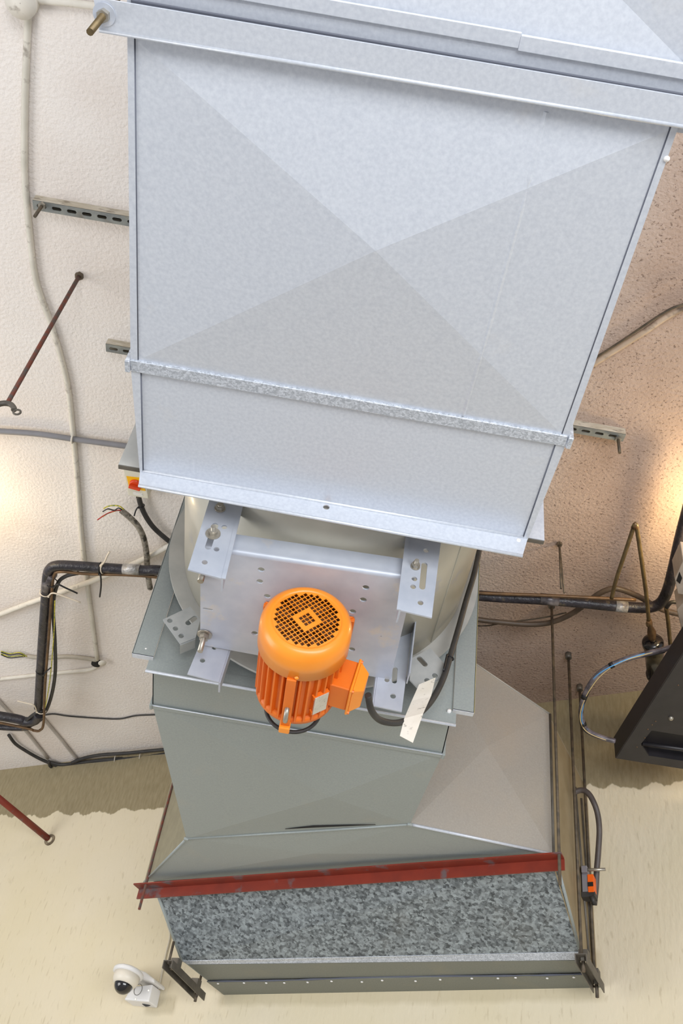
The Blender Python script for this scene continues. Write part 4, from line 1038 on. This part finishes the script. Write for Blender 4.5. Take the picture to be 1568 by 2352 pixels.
# black unit
ZU = 3.95
un = thing('fan_coil_unit', 'black steel unit hanging at the right edge with an open recess', 'unit', hz(1500, 1700, ZU))
n0_, n1_ = hz(1414, 1741, ZU), hz(1590, 1465, ZU)
xx = (n0_.x + n1_.x) / 2
u_fl = hz(1414, 1741, ZU); u_fr = hz(1640, 1777, ZU); u_nl = hz(1600, 1452, ZU)
rise = vl(1408, 1694, u_fl).z - ZU
dirl = (u_nl - u_fl)
u_nr = u_fr + dirl
fr = (u_fl, (u_fr - u_fl).normalized(), dirl.normalized())
fu = fr[1]; fv = (fr[2] - fu * fr[2].dot(fu)).normalized(); fr = (u_fl, fu, fv)
def q2_(pts): return [to2(hz(a, b_, ZU), fr) for a, b_ in pts]
holed('underside', q2_([(1414, 1741), (1640, 1777), (1790, 1480), (1600, 1452)]), [q2_([(1471, 1708), (1489, 1735), (1640, 1758), (1656, 1702), (1495, 1677)])], .003, fr, BLACKM, un)
B().slab([u_fl, u_nl, u_nl + UZ * rise, u_fl + UZ * rise], -Vector((dirl.y, -dirl.x, 0)).normalized() * -.003).obj('side_panel', BLACKM, un)
B().slab([u_fl, u_fr, u_fr + UZ * rise, u_fl + UZ * rise], (0, -.003, 0)).obj('end_panel', BLACKM, un)
B().slab([u_fl + UZ * rise, u_fr + UZ * rise, u_nr + UZ * rise, u_nl + UZ * rise], (0, 0, .003)).obj('top_panel', BLACKM, un)
r0 = [hz(a, b_, ZU) for a, b_ in ((1489, 1735), (1660, 1762), (1690, 1707), (1495, 1677), (1471, 1708))]
bl = B()
bl.slab([q + UZ * .06 for q in r0], UZ * .003)
for i in range(5):
    if i == 1: continue
    a, b_ = r0[i], r0[(i + 1) % 5]; bl.slab([a, b_, b_ + UZ * .06, a + UZ * .06], (0, 0, .001) if False else (b_ - a).cross(UZ).normalized() * .002)
bl.obj('recess', BLACKM, un)
B().tube([hz(1474, 1708, ZU + .004), hz(1660, 1733, ZU + .004)], .010, 10).obj('recess_bar', BLACKM, un)
for a, b_ in ((1540, 1648),):
    B().lathe(hz(a, b_, ZU), (0, 0, -1), [(.010, 0), (.010, .006), (.006, .012), (.001, .012)], 12).obj('bolt', STEEL, un)
for a, b_ in ((1462, 1715), (1480, 1694), (1487, 1674), (1497, 1664), (1505, 1656), (1557, 1573)):
    B().lathe(hz(a, b_, ZU), (0, 0, -1), [(.004, 0), (.003, .003), (.0005, .004)], 8).obj('rust_screw', COPPER, un)

# wiring loom to the black unit
zl = [4.12, 4.12, 4.10, 4.08, 4.06, 4.05, 4.04, 4.03, 4.02, 4.01, 4.0, 3.99, 3.985]
lp = [(1560, 1480), (1530, 1490), (1490, 1500), (1440, 1513), (1400, 1530), (1370, 1552), (1350, 1580), (1338, 1610), (1334, 1640), (1340, 1665), (1355, 1682), (1385, 1695), (1412, 1702)]
cpn = spline([hz(a, b_, z_) for (a, b_), z_ in zip(lp, zl)], 8)
t = thing('wiring_loom', 'grey wiring loom with a blue wire curling out of the black unit', 'wires', cpn[0])
B().tube(cpn, .011, 12).obj('sleeve', LOOM, t)
B().tube([q + Vector((.004 * sin(k * .21), -.010, -.006 + .003 * cos(k * .2))) for k, q in enumerate(cpn[18:78])], .0024, 6).obj('blue_wire', BLUEW, t)
B().tube([q + Vector((.010 * cos(k * .15), .004, -.008)) for k, q in enumerate(cpn[10:88])], .0024, 6).obj('dark_wire', TIEB, t)
B().tube([q + Vector((-.008 * cos(k * .11), -.004, -.009)) for k, q in enumerate(cpn[14:90])], .0022, 6).obj('cream_wire', CREAMW, t)
for k in (30, 52, 70): B().tube([cpn[k], cpn[k + 2]], .013, 12).obj('tape_band', TIEB, t)

# white boxes at the right edge
wb = thing('control_box', 'pale control box with a dark window at the right edge beside the black pipe', 'box', hz(1575, 1320, 4.2))
B().slab([hz(a, b_, 4.2) for a, b_ in ((1549, 1330), (1568, 1288), (1640, 1300), (1622, 1376), (1556, 1364))], UZ * .10).obj('enclosure', BOXD, wb, bevel=.003)
B().slab([hz(a, b_, 4.198) for a, b_ in ((1553, 1334), (1560, 1314), (1566, 1328), (1561, 1341))], UZ * .002).obj('window', DARK, wb)
wb = tag(B().slab([hz(a, b_, 4.2) for a, b_ in ((1554, 1402), (1572, 1380), (1640, 1400), (1640, 1466), (1566, 1452))], UZ * .10).obj('terminal_housing', BOXD, bevel=.003), 'plain pale box at the right edge just above the black unit', 'box')

# ---------------------------------------------------------------- two warm lamps fixed to the ceiling just outside the frame
def lamp(px_, py_, label, power):
    q = hz(px_, py_, CEIL)
    t = thing('ceiling_lamp', label, 'lamp', q)
    B().lathe(q, (0, 0, -1), [(.05, 0), (.05, .02), (.001, .02)], 24).obj('base', BOXW, t)
    mt = mat('lamp_glass', '#FFE2B0', None, rough=.4); pb = mt.node_tree.nodes['Principled BSDF']
    pb.inputs['Emission Color'].default_value = (1, .70, .35, 1); pb.inputs['Emission Strength'].default_value = 4
    B().lathe(q - UZ * .02, (0, 0, -1), [(.03 * cos(R(a)), .06 * sin(R(a))) for a in range(0, 91, 10)], 20).obj('bulb', mt, t)
    l = bpy.data.lights.new('lamp_light', 'POINT'); l.energy = power; l.color = (1, .76, .42); l.shadow_soft_size = .05
    o = bpy.data.objects.new('lamp_light', l); COL.objects.link(o); o.location = q - UZ * .26
lamp(1668, 1140, 'warm bulb on the ceiling beyond the right edge', 15)
lamp(-110, 1120, 'warm bulb on the ceiling beyond the left edge', 6)

GROUPS = {'conduit': 'conduits fixed to the ceiling', 'cable_tie': 'cable ties on the pipes and cables', 'channel_bracket': 'channel brackets under the speckled box', 'threaded_rod': 'rods hanging from the ceiling',
          'slotted_strut': 'slotted struts on the ceiling', 'insulated_pipes': 'black insulated pipe runs', 'ceiling_lamp': 'warm ceiling bulbs', 'cable': 'loose cables on the ceiling'}
for o in bpy.data.objects:
    if o.parent is None and 'label' in o and 'group' not in o and o.name.split('.')[0] in GROUPS: o['group'] = GROUPS[o.name.split('.')[0]]
